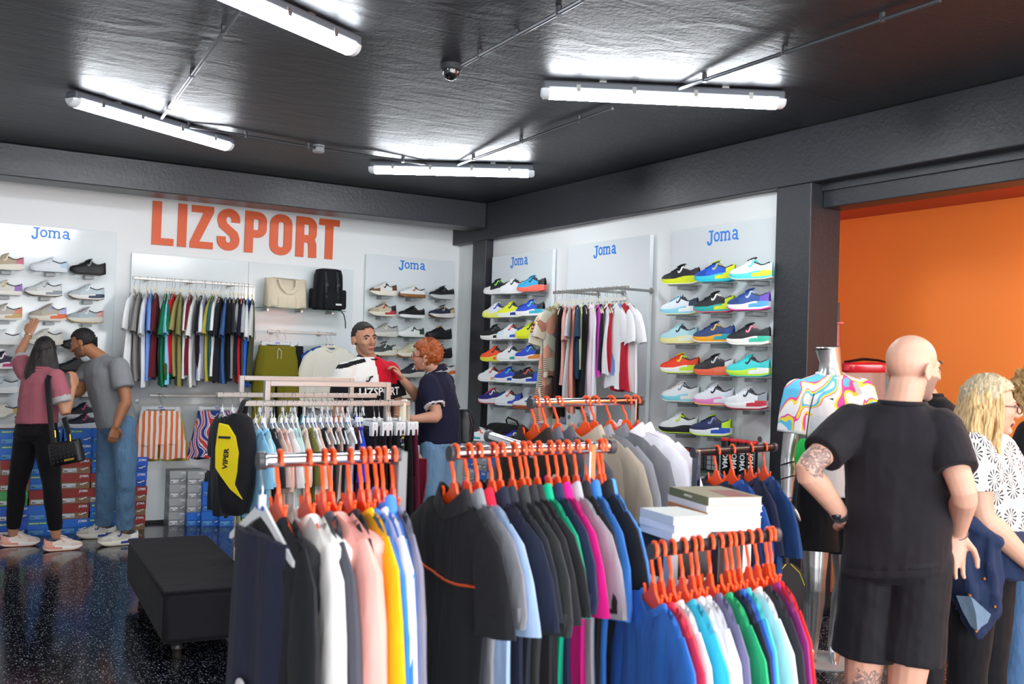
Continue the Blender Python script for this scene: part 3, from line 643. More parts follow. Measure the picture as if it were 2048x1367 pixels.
NAMG = dict(tee='t_shirt', polo='polo_shirt', long='sweatshirt', hoodie='hoodie', shirt='long_sleeved_shirt', kid='t_shirt', tank='tank_top', dress='dress', dress_tee='dress', vest='padded_vest', trousers='trousers', shorts='shorts', sweatpants='trousers', skirt='skirt')
def cl_(h, **k): return h if not isinstance(h, str) else mat(h, .85, 'cloth', **k)
def garment(kind, color, label, M, i=0, trim=None, sleeve=None, group=None, chest=None, badge=None):
    r = thing(NAMG[kind], label, CATG[kind], M, group); S = gm(kind, i); c = cl_(color)
    for k, me in S.items():
        if k == 'drawstring' and kind in ('skirt', 'trousers'): continue
        nm = {'sleeve_a': 'sleeve', 'sleeve_b': 'sleeve', 'cuff_a': 'cuff', 'cuff_b': 'cuff'}.get(k, k)
        mm = c
        if nm == 'sleeve' and sleeve: mm = cl_(sleeve)
        if nm in ('collar', 'cuff', 'waistband', 'drawstring', 'hood') and trim: mm = cl_(trim)
        if nm == 'drawstring' and not trim: mm = mat('#d8d6c8', .8)
        put(nm, me, mm, r)
    if chest:
        vs = [v.co for v in S['body'].vertices if v.co.y < 0]; pts = []
        for k in range(15):
            u = -.19+.38*k/14; z = chest[1]-.02*cos(u*8); n_ = min(vs, key=lambda c: (c.x-u)**2+(c.z-z)**2); pts.append((u, n_.y-.006, z))
        MB().tube(pts, [(.0035, .006)]*15, 6, flat=(0, 0, 1)).build('piping', mat(chest[0], .6), r)
    if badge:
        MB().lathe([(.03, 0), (.03, .004), (.026, .006)], 18, M=TR(*badge) @ RX(90)).build('badge', mat('#d9d6dc', .6), r)
    return r
# ---------------------------------------------------------------- hangers
def hanger_meshes():
    o = {}
    hook = [(.022*cos(rad(a)), 0, .022*sin(rad(a))) for a in (-25, 10, 45, 80, 115, 150, 180)]+[(-.022, 0, -.02), (-.014, 0, -.04), (-.004, 0, -.055), (0, 0, -.075), (0, 0, -.10)]
    o['thick_hook'] = MB().tube(hook, .0048, 8).mesh('hook')
    o['wire_hook'] = MB().tube([(x*.85, y, z*.85) for x, y, z in hook[:-1]]+[(0, 0, -.09)], .0017, 6).mesh('hook')
    m = MB()
    m.prism([(-.012, -.075), (.012, -.075), (.024, -.098), (.07, -.122), (.188, -.188), (.192, -.2), (.178, -.2), (.07, -.150), (0, -.138), (-.07, -.150), (-.178, -.2), (-.192, -.2), (-.188, -.188), (-.07, -.122), (-.024, -.098)], -.0035, .0035)
    for s in (-1, 1): m.tube([(s*.058, 0, -.12), (s*.06, 0, -.098), (s*.066, 0, -.092)], .004, 6)
    o['plastic_body'] = m.mesh('body')
    m = MB(); m.tube([(0, 0, -.075), (0, 0, -.105)], .009, 8)
    m.prism([(0, -.088), (.05, -.116), (.185, -.188), (.188, -.2), (.172, -.2), (.05, -.14), (0, -.122), (-.05, -.14), (-.172, -.2), (-.188, -.2), (-.185, -.188), (-.05, -.116)], -.003, .003)
    o['white_body'] = m.mesh('body')
    m = MB(); m.tube([(0, 0, -.075), (0, 0, -.10)], .008, 8); m.prism([(-.17, -.10), (-.03, -.094), (.03, -.094), (.17, -.10), (.17, -.116), (-.17, -.116)], -.004, .004); o['clip_body'] = m.mesh('body')
    m = MB(); m.prism([(-.016, -.092), (.016, -.092), (.02, -.118), (.016, -.165), (-.016, -.165), (-.02, -.118)], -.016, .016); o['clip'] = m.mesh('clip')
    m = MB(); m.box((-.022, -.0055, -.108), (.022, -.004, -.099)); o['size_mark'] = m.mesh('size_mark', False)
    return o
HM = hanger_meshes(); ORH = mat('#f4541c', .35); STH = mat('#c9c9c8', .25, metal=.95); TRH = mat('#dfe3e6', .3, 'milky'); CRH = mat('#e2dcc4', .35, 'milky'); BLM = mat('#3a62c8', .5)
def hanger(kind, label, M, group, col=None):
    r = thing('clothes_hanger', label, 'hanger', M, group)
    if kind == 'orange': put('hook', HM['thick_hook'], ORH, r); put('body', HM['plastic_body'], col or ORH, r)
    elif kind == 'clip':
        put('hook', HM['wire_hook'], STH, r); put('body', HM['clip_body'], col or TRH, r)
        for s in (-1, 1): put('clip', HM['clip'], col or TRH, r, TR(s*.145, 0, 0))
        put('size_mark', HM['size_mark'], BLM, r)
    else: put('hook', HM['wire_hook'], STH, r); put('body', HM['white_body'], col or TRH, r); put('size_mark', HM['size_mark'], BLM, r)
    return r
ORD = 'first second third fourth fifth sixth seventh eighth ninth tenth eleventh twelfth thirteenth fourteenth fifteenth sixteenth seventeenth eighteenth nineteenth twentieth'.split()
ORD += ['twenty-'+x for x in ORD[:9]]+['thirtieth']+['thirty-'+x for x in ORD[:9]]+['fortieth']
def rail_clothes(a, b, items, kind, where, face=15, face1=None, jit=2.5, start='left', hcol=None, ty=.6, zs=1.0, unit='item'):
    """hang items along the rail a-b; each item = (garment, colour, words[, options]); face = how far (degrees) the near
    shoulder is turned to the right of the way to the shop front"""
    a, b = V(a), V(b); n = len(items)
    for i, it in enumerate(items):
        g, c, words = it[:3]; op = dict(it[3]) if len(it) > 3 else {}
        t = op.pop('t', (i+.5)/n); p = a.lerp(b, min(.985, max(.01, t+random.uniform(-.32, .32)/max(n, 14)))); q = CAM-p
        fa = face+((face1-face)*t if face1 is not None else 0)+op.pop('yaw', 0)+random.uniform(-jit, jit)
        x = MX.Rotation(rad(fa), 3, 'Z') @ V((q.x, q.y, 0)).normalized()
        M = frame(p, x); sc = op.pop('sc', 1.0); dz = op.pop('dz', .014 if kind == 'orange' else 0); hk = op.pop('h', kind); zz = op.pop('zs', zs)*random.uniform(.93, 1.08); tyy = op.pop('ty', ty)
        if g: garment(g, c, '%s on the %s, %s from the %s' % (words, where, ORD[i], start), M @ TR(0, 0, -.1+dz) @ MX.Diagonal((sc, tyy, sc*zz, 1)) @ TR(0, 0, .1), i, group='garments on the '+where, **op)
        hanger(hk, '%s hanger of the %s, %s from the %s' % ({'orange': 'orange plastic', 'clip': 'white clip', 'white': 'milky plastic'}[hk], where, ORD[i], start), M if sc == 1 else M @ MX.Diagonal((sc, 1, 1, 1)), 'hangers on the '+where, hcol)
CHROME = mat('#c8cbd2', .12, 'chrome', metal=1); BRUSH = mat('#aaa9a6', .4, 'brushed', metal=.85); DKCAP = mat('#3a3b40', .4); IRON = mat('#2b2c31', .35, metal=.6)
def oval_rail(root, a, b, m=None, r=(.016, .011), name='rail', caps=True):
    a, b = V(a), V(b); d = (b-a).normalized()
    MB().tube([a, b], [r, r], 14, flat=(0, 0, 1)).build(name, m or CHROME, root)
    if caps:
        for p, q in ((a, -d), (b, d)): MB().tube([p-q*.012, p+q*.008], [(r[0]*1.25, r[1]*1.35)]*2, 14, flat=(0, 0, 1)).build('end_cap', DKCAP, root)
def stand(name, label, a, b, post_at, zfoot=0, m=None, mp=None, post_r=.0125, dirx=None, caps=True):
    root = thing(name, label, 'clothes rack'); a, b = V(a), V(b)
    oval_rail(root, a, b, m, caps=caps)
    p = a.lerp(b, post_at); d = (b-a).normalized(); nrm = V((d.y, -d.x, 0))
    MB().box((-post_r, -post_r, .02), (post_r, post_r, p.z+.012), M=frame((p.x, p.y, 0), d)).build('post', mp or CHROME, root, False, bevel=.003)
    for q, ln in ((d, .3), (nrm, .3)):
        MB().box((-ln, -.015, .0), (ln, .015, .025), M=frame((p.x, p.y, 0), q)).build('foot', mp or CHROME, root, False, bevel=.003)
    return root
def rail_pts(p0, p1, z): return at(*p0, 2, z), at(*p1, 2, z)
# ---- rack with hooded sweatshirts, front
A0, A1 = rail_pts((522, 921), (792, 912), 1.38)
stand('clothes_rack', 'chrome clothes rack at the front carrying sweatshirts on orange hangers', A0, A1, 1.04, m=CHROME, mp=mat('#6f7176', .4))
NAVY, BLK = '#20222f', '#1d1d22'
rail_clothes(A0, A1, [
 ('skirt', '#23263a', 'dark navy garment with round badge', dict(h='white', t=.02, sc=1.0, yaw=6, ty=.9, zs=1.25, dz=-.025, badge=(.02, -.045, -.42))),
 ('hoodie', '#1e1f24', 'black hooded sweatshirt', dict(t=.12)),
 ('hoodie', '#f4f0ec', 'white hooded sweatshirt', dict(t=.32, ty=.8)), ('long', '#4a4b55', 'charcoal sweatshirt', dict(t=.44)),
 ('hoodie', '#f2aaa0', 'salmon pink hoodie', dict(t=.52, ty=1.0, yaw=8)), ('long', '#2a2830', 'black sweatshirt beside the pink hoodie', dict(t=.63)),
 ('long', '#fbb615', 'yellow sweatshirt', dict(t=.74)), ('long', '#2f7ad8', 'mid blue sweatshirt', dict(t=.79)), ('long', '#eeeef4', 'white sweatshirt', dict(t=.84)),
 ('shirt', '#4a86ea', 'bright blue zip jacket', dict(t=.91)), ('long', '#7d7d8e', 'grey sweatshirt', dict(t=.98))], 'orange', 'sweatshirt rack', 15, ty=.62)
# ---- polo rack, front
B0, B1 = rail_pts((903, 906), (1224, 893), 1.38)
rb = stand('clothes_rack', 'chrome clothes rack at the front carrying polo shirts on orange hangers', B0, B1, .85)
e = P(1060, 905, (B0-CAM).dot(FW)*1.25); oval_rail(rb, P(978, 872, 3.05), P(1062, 900, 2.75), name='side_arm')
PO = [('#26262a', 'black polo with orange chest piping', dict(chest=('#f05a1e', -.31))), ('#85868d', 'grey polo'), ('#a9c3e6', 'pale blue polo', dict(trim='#d8233f')), ('#252a3c', 'navy polo'), ('#2c2f38', 'dark slate polo', ), ('#3a3c3d', 'charcoal polo with red cuff stripes'), ('#302f34', 'black polo between two charcoal ones'), ('#2b2b2e', 'black polo beside the green one'),
 ('#0fa57c', 'emerald green polo'), ('#2b3050', 'navy polo beside the green one'), ('#e01c86', 'magenta polo'), ('#a6a7ae', 'light grey polo'), ('#242428', 'black polo beside the magenta one'), ('#3f7fd2', 'mid blue polo'), ('#26262b', 'black polo between two blue ones'), ('#4f93e4', 'sky blue polo')]
rail_clothes(B0, B1, [('polo', p[0], p[1], dict(p[2] if len(p) > 2 else {}, t=.03+.93*i/15)) for i, p in enumerate(PO)], 'orange', 'polo rack', 27, 23, ty=.55)
# ---- low rack at the front right
D0, D1 = rail_pts((1306, 1102), (1552, 1069), 1.17)
stand('clothes_rack', 'low dark rail at the front carrying pastel and blue sweatshirts', D0, D1, .5, m=IRON, mp=IRON)
DL = [('long', '#2f74d0', 'royal blue sweatshirt'), ('long', '#e2334f', 'red and white striped sweatshirt'), ('long', '#f4f4f6', 'white sweatshirt beside the red one'), ('long', '#35b8d8', 'aqua sweatshirt'), ('long', '#f6f8fb', 'pure white sweatshirt'), ('long', '#dcdde6', 'pale grey sweatshirt'), ('long', '#75749a', 'dusty violet sweatshirt'),
 ('long', '#2db777', 'green sweatshirt'), ('long', '#23273b', 'dark navy sweatshirt'), ('long', '#2f66c8', 'cobalt blue sweatshirt'), ('long', '#4fcdd0', 'turquoise sweatshirt'), ('long', '#eef0f8', 'white sweatshirt by the turquoise one'), ('long', '#2b2d33', 'black sweatshirt'), ('long', '#94307c', 'plum sweatshirt'), ('long', '#e8252e', 'red sweatshirt')]
rail_clothes(D0, D1, [(g, c, w_, dict(t=.02+.96*i/14)) for i, (g, c, w_) in enumerate(DL)], 'orange', 'low front rail', 18, 22, ty=.5)
# ---- taller chrome rack behind the polos
C0, C1 = rail_pts((1062, 806), (1282, 801), 1.47)
stand('clothes_rack', 'tall chrome clothes rack behind the polos carrying grey and white shirts', C0, C1, .94)
rail_clothes(C0, C1, [('vest', '#2f2826', 'dark brown padded vest', dict(t=.03)), ('shirt', '#5f6069', 'slate grey jacket', dict(t=.12)), ('shirt', '#55565f', 'charcoal jacket', dict(t=.24)), ('shirt', '#b3a595', 'tan shirt', dict(t=.45)), ('shirt', '#8c8d94', 'mid grey shirt', dict(t=.56)),
 ('shirt', '#77787e', 'dark grey shirt', dict(t=.68)), ('shirt', '#eceaf4', 'white long sleeved shirt', dict(t=.86)), ('shirt', '#f2f1f8', 'second white long sleeved shirt', dict(t=.96))], 'orange', 'tall chrome rack', 38, 58, ty=.6)
# ---- small rack with navy shirts beside the mannequin
E0, E1 = rail_pts((1388, 905), (1548, 894), 1.29)
stand('clothes_rack', 'dark rail with navy shirts standing between the books and the mannequin', E0, E1, .03, m=IRON)
rail_clothes(E0, E1, [('tee', '#23283f', 'dark navy T-shirt', dict(t=.25)), ('tee', '#2c58a8', 'royal blue T-shirt', dict(t=.44)), ('tee', '#272c48', 'navy T-shirt with round neck', dict(t=.70)), ('tee', '#2b4d86', 'denim blue T-shirt', dict(t=.9))], 'orange', 'navy shirt rail', 30, 16, jit=5, ty=.8)
# ---- brushed steel double stand in the middle
def steel_stand(r0, r1, z, f0, f1, ztop, label):
    root = thing('garment_stand', label, 'clothes rack'); a, b = rail_pts(r0, r1, z); d = (b-a).normalized(); q = .0145
    MB().box((0, -q, -q), ((b-a).length, q, q), M=frame(a, d)).build('rail', BRUSH, root, False, bevel=.003)
    nn = V((d.y, -d.x, 0)); off = nn*(-.031)
    pa = at(f0[0], f0[1], 2, z); pb = at(f1[0], f1[1], 2, z)
    pa = a+d*(pa-a).dot(d)+off; pb = a+d*(pb-a).dot(d)+off
    for p in (pa, pb):
        MB().box((-q, -q, .0), (q, q, ztop), M=frame((p.x, p.y, 0), d)).build('post', BRUSH, root, False, bevel=.003)
        MB().box((-.25, -q, 0), (.25, q, .028), M=frame((p.x, p.y, 0), nn)).build('foot', BRUSH, root, False, bevel=.003)
        MB().box((-q, -.018, -q), (q, .018, q), M=frame(V((p.x, p.y, z))-off/2, d)).build('joint', BRUSH, root, False)
    MB().box((q, -q, -q), ((pb-pa).length-q, q, q), M=frame((pa.x, pa.y, ztop-q), d)).build('top_bar', BRUSH, root, False, bevel=.003)
    return a, b
F0, F1 = steel_stand((478, 806), (818, 806), 1.36, (538, 806), (780, 806), 1.475, 'brushed steel garment stand in front, its rail full of pastel T-shirts')
G0, G1 = steel_stand((434, 789), (752, 791), 1.36, (491, 790), (709, 791), 1.475, 'brushed steel garment stand behind the pastel one, nearer the jersey man')
PA = [('#8fcdf0', 'light blue kids T-shirt'), ('#9ad4f2', 'sky blue kids T-shirt'), ('#cfe6e4', 'ice green kids T-shirt'), ('#22242a', 'black kids T-shirt'), ('#e3c3b8', 'dusty pink T-shirt with printed label'), ('#dbb9ae', 'blush T-shirt'), ('#f1f1f2', 'white T-shirt beside the blush one'), ('#c4dedb', 'mint T-shirt'), ('#bfdcd8', 'second mint T-shirt'), ('#ecd0c4', 'peach T-shirt'),
 ('#6f7138', 'olive green T-shirt'), ('#efeef0', 'white T-shirt beside the olive one'), ('#e9c9bc', 'pale peach T-shirt'), ('#1f2026', 'black tank top with white hanger'), ('#e8cabd', 'pale pink tank top'), ('#1e1f24', 'black tank top'), ('#e6c7bb', 'rose tank top'), ('#202126', 'black narrow top'), ('#eff1f4', 'white long top'), ('#f2f2f4', 'white top with round neck'),
 ('#5e1a38', 'burgundy tank top'), ('#2545d0', 'cobalt blue T-shirt')]
rail_clothes(F0, F1, [(('tank' if 'tank' in w_ or 'top' in w_ else 'kid'), c, w_, dict(t=.09+.60*i/21)) for i, (c, w_) in enumerate(PA)], 'white', 'front steel stand', 14, 12, jit=5)
def confetti():
    m = mat('#17161f', .8, 'confetti'); node, L, b = nodes(m); tc = node('ShaderNodeTexCoord'); v = node('ShaderNodeTexVoronoi', {'Vector': tc.outputs['Object'], 'Scale': 70.0})
    a = node('ShaderNodeMath', {0: v.outputs['Distance'], 1: .36}, operation='LESS_THAN'); mx = node('ShaderNodeMix', {0: a.outputs[0], 6: lin('#1a1836'), 7: v.outputs['Color']}, data_type='RGBA')
    L.new(mx.outputs[2], b.inputs['Base Color']); return m
TRS = [('trousers', '#1a171d', 'black leggings'), ('trousers', '#1d1920', 'second black leggings'), ('trousers', '#17151a', 'third black leggings'), ('trousers', '#1c181e', 'black leggings before the speckled pair'), ('trousers', confetti(), 'speckled dark blue leggings'), ('trousers', '#1a161a', 'black leggings after the speckled pair'), ('trousers', '#5c1730', 'dark burgundy leggings')]
rail_clothes(F0, F1, [(g, c, w_, dict(t=.72+.25*i/6)) for i, (g, c, w_) in enumerate(TRS)], 'clip', 'leggings rail', 25, jit=5, ty=.7)
PB = ['#20242b', '#2a2d33', '#1d2126', '#e6e089', '#e9e4a6', '#dfe3e6', '#8a8d5a', '#f0e7c2', '#e8e9ea', '#f0edd8', '#3a9db0', '#d9dfe4', '#e6e7ea', '#e4e6ea', '#e4855a', '#e6e8ec', '#dfe2e8', '#2447c4', '#202228']
NB = 'black,charcoal,dark,lemon,pale yellow,ice grey,olive,cream,white,ivory,teal,light grey,bright white,soft white,coral,clean white,silver white,blue,ink black'.split(',')
rail_clothes(G0, G1, [(('kid' if i % 3 else 'tee'), c, nb+' T-shirt', dict(t=.04+.88*i/18)) for i, (c, nb) in enumerate(zip(PB, NB))], 'white', 'rear steel stand', 12, jit=5)
# ---- wall rails
def wall_rail(a, b, wall, label, axis, sq=.0125, nb=3):
    root = thing('wall_rail', label, 'rail'); a, b = V(a), V(b); d = (b-a).normalized()
    MB().box((0, -sq, -sq), ((b-a).length, sq, sq), M=frame(a, d)).build('bar', BRUSH, root, False, bevel=.003)
    for i in range(nb):
        p = a.lerp(b, .15+.7*i/max(1, nb-1))
        q = V((p.x, wall, p.z)) if axis == 'y' else V((wall, p.y, p.z))
        MB().tube([p+(q-p).normalized()*.012, q], .011, 8).build('arm', BRUSH, root); MB().tube([q-(q-p).normalized()*.012, q], .026, 12).build('flange', BRUSH, root)
    return a, b
yr = FY-.33
ra, rb_ = at(265, 555, 1, yr), at(509, 571, 1, yr); rb_.z = ra.z
wall_rail(ra, rb_, FY, 'long steel wall rail with a row of T-shirts under the sign', 'y')
TS = [('#eceef0', 'white T-shirt'), ('#8d8b88', 'grey T-shirt'), ('#e6e8ec', 'second white T-shirt'), ('#6f9be8', 'cornflower blue T-shirt'), ('#6a1f2a', 'maroon T-shirt'), ('#12704a', 'green T-shirt'), ('#86d3f0', 'sky blue T-shirt'), ('#0f6b44', 'second green T-shirt'), ('#d0162a', 'red T-shirt'), ('#98915a', 'khaki T-shirt'), ('#8f8a55', 'second khaki T-shirt'),
 ('#dfe0e0', 'white T-shirt with black sleeve tag'), ('#741d30', 'wine red T-shirt'), ('#e6e7e6', 'white T-shirt beside the wine red one'), ('#1a1a20', 'black T-shirt'), ('#e3e5ea', 'white T-shirt beside the black one'), ('#9b9dc0', 'lavender grey T-shirt'), ('#b3aa4f', 'mustard olive T-shirt'), ('#2d5f66', 'dark teal T-shirt'), ('#eeefee', 'white T-shirt with two sleeve tags'), ('#23242c', 'ink T-shirt'), ('#3f659c', 'steel blue T-shirt'), ('#17171d', 'black T-shirt beside the steel blue one'),
 ('#8d8f92', 'grey and charcoal T-shirt', '#3d3f45'), ('#20212c', 'navy T-shirt with grey sleeves', '#a5a8ac'), ('#c8202f', 'red T-shirt with white and navy sleeves', '#20233a'), ('#47484d', 'charcoal T-shirt with light sleeves', '#c4c6c8'), ('#2d6fdc', 'blue T-shirt with white sleeves', '#dfe1e4'), ('#4c4f34', 'olive T-shirt with white sleeves', '#dfe0dd')]
tt = [.02, .07, .125, .16, .19, .27, .295, .31, .345, .37, .40, .45, .475, .51, .545, .57, .595, .64, .67, .69, .72, .76, .79, .83, .86, .885, .91, .95, .98]
rail_clothes(ra, rb_, [('tee', s[1-1], s[1], dict(t=t, **({'sleeve': s[2]} if len(s) > 2 else {}))) for s, t in zip(TS, tt)], 'white', 'long wall rail', -8, -4, jit=5, hcol=CRH, zs=1.24, ty=.7)
# second row of hems below: trousers that match hang under the shirts
# short rail with olive trousers and cream sweatshirt
yr2 = FY-.22
sa, sb = at(535, 662, 1, yr2), at(672, 668, 1, yr2); sb.z = sa.z
wall_rail(sa, sb, FY, 'short steel wall rail with olive trousers and a cream sweatshirt', 'y', nb=2)
def face_out(kind, color, words, px, py, y, hk, i=0, yaw=0, sc=1.0, **k):
    p = at(px, py, 1, y); M = TR(*p) @ RZ(yaw)
    garment(kind, color, words, M @ MX.Diagonal((sc, 1, sc, 1)), i, **k); hanger(hk, ('white clip' if hk == 'clip' else 'cream plastic')+' hanger holding the '+words, M @ MX.Diagonal((sc, 1, 1, 1)), 'front facing hangers on the clothes board', CRH if hk == 'white' else None)
face_out('sweatpants', '#1e2026', 'black trousers behind the olive pair', 572, 664, yr2+.07, 'clip', 0, 4)
face_out('sweatpants', '#7b741c', 'olive green trousers hanging face out under the shelf', 556, 664, yr2-.02, 'clip', 1, 2)
face_out('long', '#20305e', 'navy sweatshirt hanging behind the cream one', 655, 668, yr2+.13, 'white', 2, 4)
face_out('long', '#2456a4', 'royal blue sweatshirt behind the cream one', 655, 668, yr2+.06, 'white', 0, 2)
face_out('long', '#e5e2d3', 'cream sweatshirt hanging face out beside the jersey man', 663, 668, yr2-.03, 'white', 1, 0)
# lower rail with swim shorts
qa, qb = at(298, 790, 1, yr2), at(470, 793, 1, yr2); qb.z = qa.z
wall_rail(qa, qb, FY, 'low steel wall rail carrying patterned swim shorts', 'y', nb=2)
def stripes(a, b, sc):
    m = mat(a+b, .8, 'x') if False else bpy.data.materials.new('striped_cloth'); m.use_nodes = True; node, L, bs = nodes(m); bs.inputs['Roughness'].default_value = .8
    tc = node('ShaderNodeTexCoord'); wv = node('ShaderNodeTexWave', {'Vector': tc.outputs['Object'], 'Scale': sc, 'Distortion': .6, 'Detail Scale': 1.2}, bands_direction='X')
    L.new(ramp(node, wv.outputs['Fac'], [(0, a), (.5, b)]), bs.inputs['Base Color']); return m
def marble():
    m = bpy.data.materials.new('marbled_cloth'); m.use_nodes = True; node, L, bs = nodes(m); bs.inputs['Roughness'].default_value = .8
    tc = node('ShaderNodeTexCoord'); wv = node('ShaderNodeTexWave', {'Vector': tc.outputs['Object'], 'Scale': 4.5, 'Distortion': 14.0, 'Detail': 1.0, 'Detail Scale': 1.0})
    L.new(ramp(node, wv.outputs['Fac'], [(0, '#223a86'), (.26, '#e6e8ee'), (.42, '#e0662c'), (.52, '#223a86'), (.66, '#eceef2'), (.84, '#c83a3a')]), bs.inputs['Base Color']); return m
face_out('shorts', '#e2c54a', 'yellow checked swim shorts behind the striped pair', 326, 796, yr2+.06, 'clip', 2, 0, 1.0)
face_out('shorts', stripes('#e9763a', '#efe9e2', 6.5), 'orange and white striped swim shorts', 322, 792, yr2-.02, 'clip', 1, -3, 1.0)
face_out('shorts', '#26262e', 'dark swim shorts behind the marbled pair', 438, 796, yr2+.06, 'clip', 0, -10, 1.0)
face_out('shorts', marble(), 'blue and orange marbled swim shorts', 436, 793, yr2-.02, 'clip', 3, -12, 1.0)
# rails on the side wall
xr = FX-.36
ta, tb = at(1108, 585, 0, xr), at(1258, 580, 0, FX-.2)
ta, tb = V((xr, at(1108, 585, 0, xr).y, at(1108, 585, 0, xr).z)), V((xr, at(1256, 581, 0, xr).y, at(1108, 585, 0, xr).z))
wall_rail(ta, tb, FX, 'steel wall rail with dresses and sports tops between the shoe boards', 'x')
def patch():
    m = bpy.data.materials.new('patchwork_cloth'); m.use_nodes = True; node, L, bs = nodes(m); bs.inputs['Roughness'].default_value = .8
    tc = node('ShaderNodeTexCoord'); v = node('ShaderNodeTexVoronoi', {'Vector': tc.outputs['Object'], 'Scale': 9.0}); s = node('ShaderNodeSeparateColor', {0: v.outputs['Color']})
    wv = node('ShaderNodeTexWave', {'Vector': tc.outputs['Object'], 'Scale': 45.0}, bands_direction='DIAGONAL')
    c = ramp(node, s.outputs[0], [(0, '#e9a58c'), (.3, '#b9b6dd'), (.5, '#e6dd8c'), (.72, '#d9d6c0')])
    k = node('ShaderNodeMath', {0: s.outputs[1], 1: .55}, operation='GREATER_THAN'); g = node('ShaderNodeMath', {0: wv.outputs['Fac'], 1: .6}, operation='GREATER_THAN'); q = node('ShaderNodeMath', {0: k.outputs[0], 1: g.outputs[0]}, operation='MULTIPLY')
    mx = node('ShaderNodeMix', {0: q.outputs[0], 6: c, 7: lin('#2b2b2b')}, data_type='RGBA'); L.new(mx.outputs[2], bs.inputs['Base Color']); return m
PT = patch()
rail_clothes(ta, tb, [('dress_tee', PT, 'patchwork patterned dress with short sleeves', dict(yaw=-28, sc=1.1)), ('tee', PT, 'patchwork patterned T-shirt', dict(yaw=-20)), ('dress', '#1b1b20', 'black sports dress'), ('tee', '#e2a79a', 'peach T-shirt'), ('dress_tee', '#c7c9cc', 'pale grey striped dress'), ('dress', '#ee9c8a', 'coral dress'), ('tee', '#22405a', 'petrol blue T-shirt'), ('tank', '#dfe3a8', 'pale lime tank top'), ('dress', '#1a1b20', 'long black jumpsuit'),
 ('dress', '#f3dbe6', 'pale pink dress'), ('dress', '#f1eff4', 'white dress with pink side'), ('tank', '#d84ac4', 'orchid tank top'), ('tank', '#22222b', 'black and violet tank top'), ('tank', '#f2f0f4', 'white tank top'), ('tank', '#c22438', 'red sports top'), ('tee', '#f3f3f5', 'white sports T-shirt'), ('tank', '#7f9fe6', 'light blue tank top'), ('tee', '#c01f33', 'red T-shirt with white sleeves', dict(sleeve='#f0f0f2')), ('tee', '#f1f1f3', 'white T-shirt with red side')],
 'white', 'dress rail', -12, 26, jit=4, hcol=CRH, start='corner', ty=.7, zs=1.02)
# ---------------------------------------------------------------- shoe boxes
m = MB(); m.box((-.5, -.5, 0), (.5, .5, .72)); BOXB = m.mesh('box_body', False)
m = MB(); m.box((-.515, -.515, .66), (.515, .515, 1.0)); m.prism([(-.51, .44), (.51, .44), (.51, .67), (-.51, .67)], -.521, -.512); BOXL = m.mesh('lid', False)
m = MB(); m.box((-.44, -.5045, .10), (.02, -.5005, .36)); BOXS = m.mesh('size_label', False)
m = MB()
for k in range(11): m.box((-.12+k*.012, -.5065, .13), (-.12+k*.012+(.004 if k % 3 else .008), -.504, .21))
m.prism([(-.42, .15), (-.30, .15), (-.27, .2), (-.34, .2), (-.40, .24)], -.5065, -.504); BOXK = m.mesh('barcode', False)
m = MB(); m.ribbon([(.16, .30), (.26, .27), (.29, .33), (.40, .38), (.40, .42)], .055, -.5045, -.5005); BOXM = m.mesh('mark', False)
BT = fontmesh('JOMA', .12, .004, .003); BT.transform(MX.Diagonal((1, 1, 1.9, 1))); BT.transform(TR(.30, -.524, .83))
MFT = fontmesh('MEMORY FOAM', .078, .004, .002); MFT.transform(MX.Diagonal((1, 1, 1.6, 1))); MFT.transform(TR(-.17, -.53, .83))
m = MB(); m.prism([(-.49, .75), (.14, .75), (.14, .92), (-.49, .92)], -.527, -.516); MFS = m.mesh('green_strip', False)
def shoe_box(label, M, w, d, h, kind, memory=False, grp='shoe boxes'):
    body, lid = {'blue': ('#1667c4', '#1f70d6'), 'red': ('#8d6a4c', '#9c2a26'), 'grey': ('#8f9395', '#a9adae'), 'green': ('#3a9a4c', '#4bb35c'), 'dblue': ('#174fae', '#1f5fd0')}[kind]
    r = thing('shoe_box', label, 'box', M, grp); S = MX.Diagonal((w, d, h, 1))
    fm = lambda c: mat(c, .45, 'card')
    put('box_body', BOXB, fm(body), r, S); put('lid', BOXL, fm(lid), r, S); sl = put('size_label', BOXS, fm('#d9dce0' if kind != 'blue' else '#5aa0dc'), r, S); put('barcode', BOXK, fm('#2a2d33'), sl)
    put('mark', BOXM, fm('#eef0f2'), r, S)
    if memory: g = put('green_strip', MFS, fm('#1f8a4a'), r, S); put('print', MFT, fm('#f4f6f4'), g)
    else: put('print', BT, fm('#eef0f4'), r, S)
    return r
# big pile along the wide shoe board
yb = 9.28; rows = [('blue dblue', 0)]; BW, BD, BHh = .35, .22, .131
edge = [at(px, py, 2, 0).x for px, py in ((-4, 1085), (57, 1076), (120, 1072), (178, 1066), (236, 1060), (288, 1056))]
cols = list(zip([(a_+b_)/2 for a_, b_ in zip(edge, edge[1:])], ['dblue dblue green red red blue blue', 'blue blue red blue blue blue blue', 'blue red red red red blue blue', 'blue blue red red blue blue blue', 'red red red dblue dblue']))
wds = [b_-a_-.006 for a_, b_ in zip(edge, edge[1:])]
mem = {(1, 0): 1, (0, 0): 1, (0, 6): 1, (0, 5): 1, (1, 5): 1, (2, 6): 1, (3, 0): 1, (1, 3): 1, (3, 4): 1, (3, 1): 1}
nm = dict(blue='blue', dblue='dark blue', red='brown box with red lid', green='green')
NTH = ['lowest', 'second', 'third', 'fourth', 'fifth', 'sixth', 'topmost']
CN = ['', 'pile behind the leggings', 'pile behind the handbag', 'pile behind the jeans', 'pile by the striped shorts']
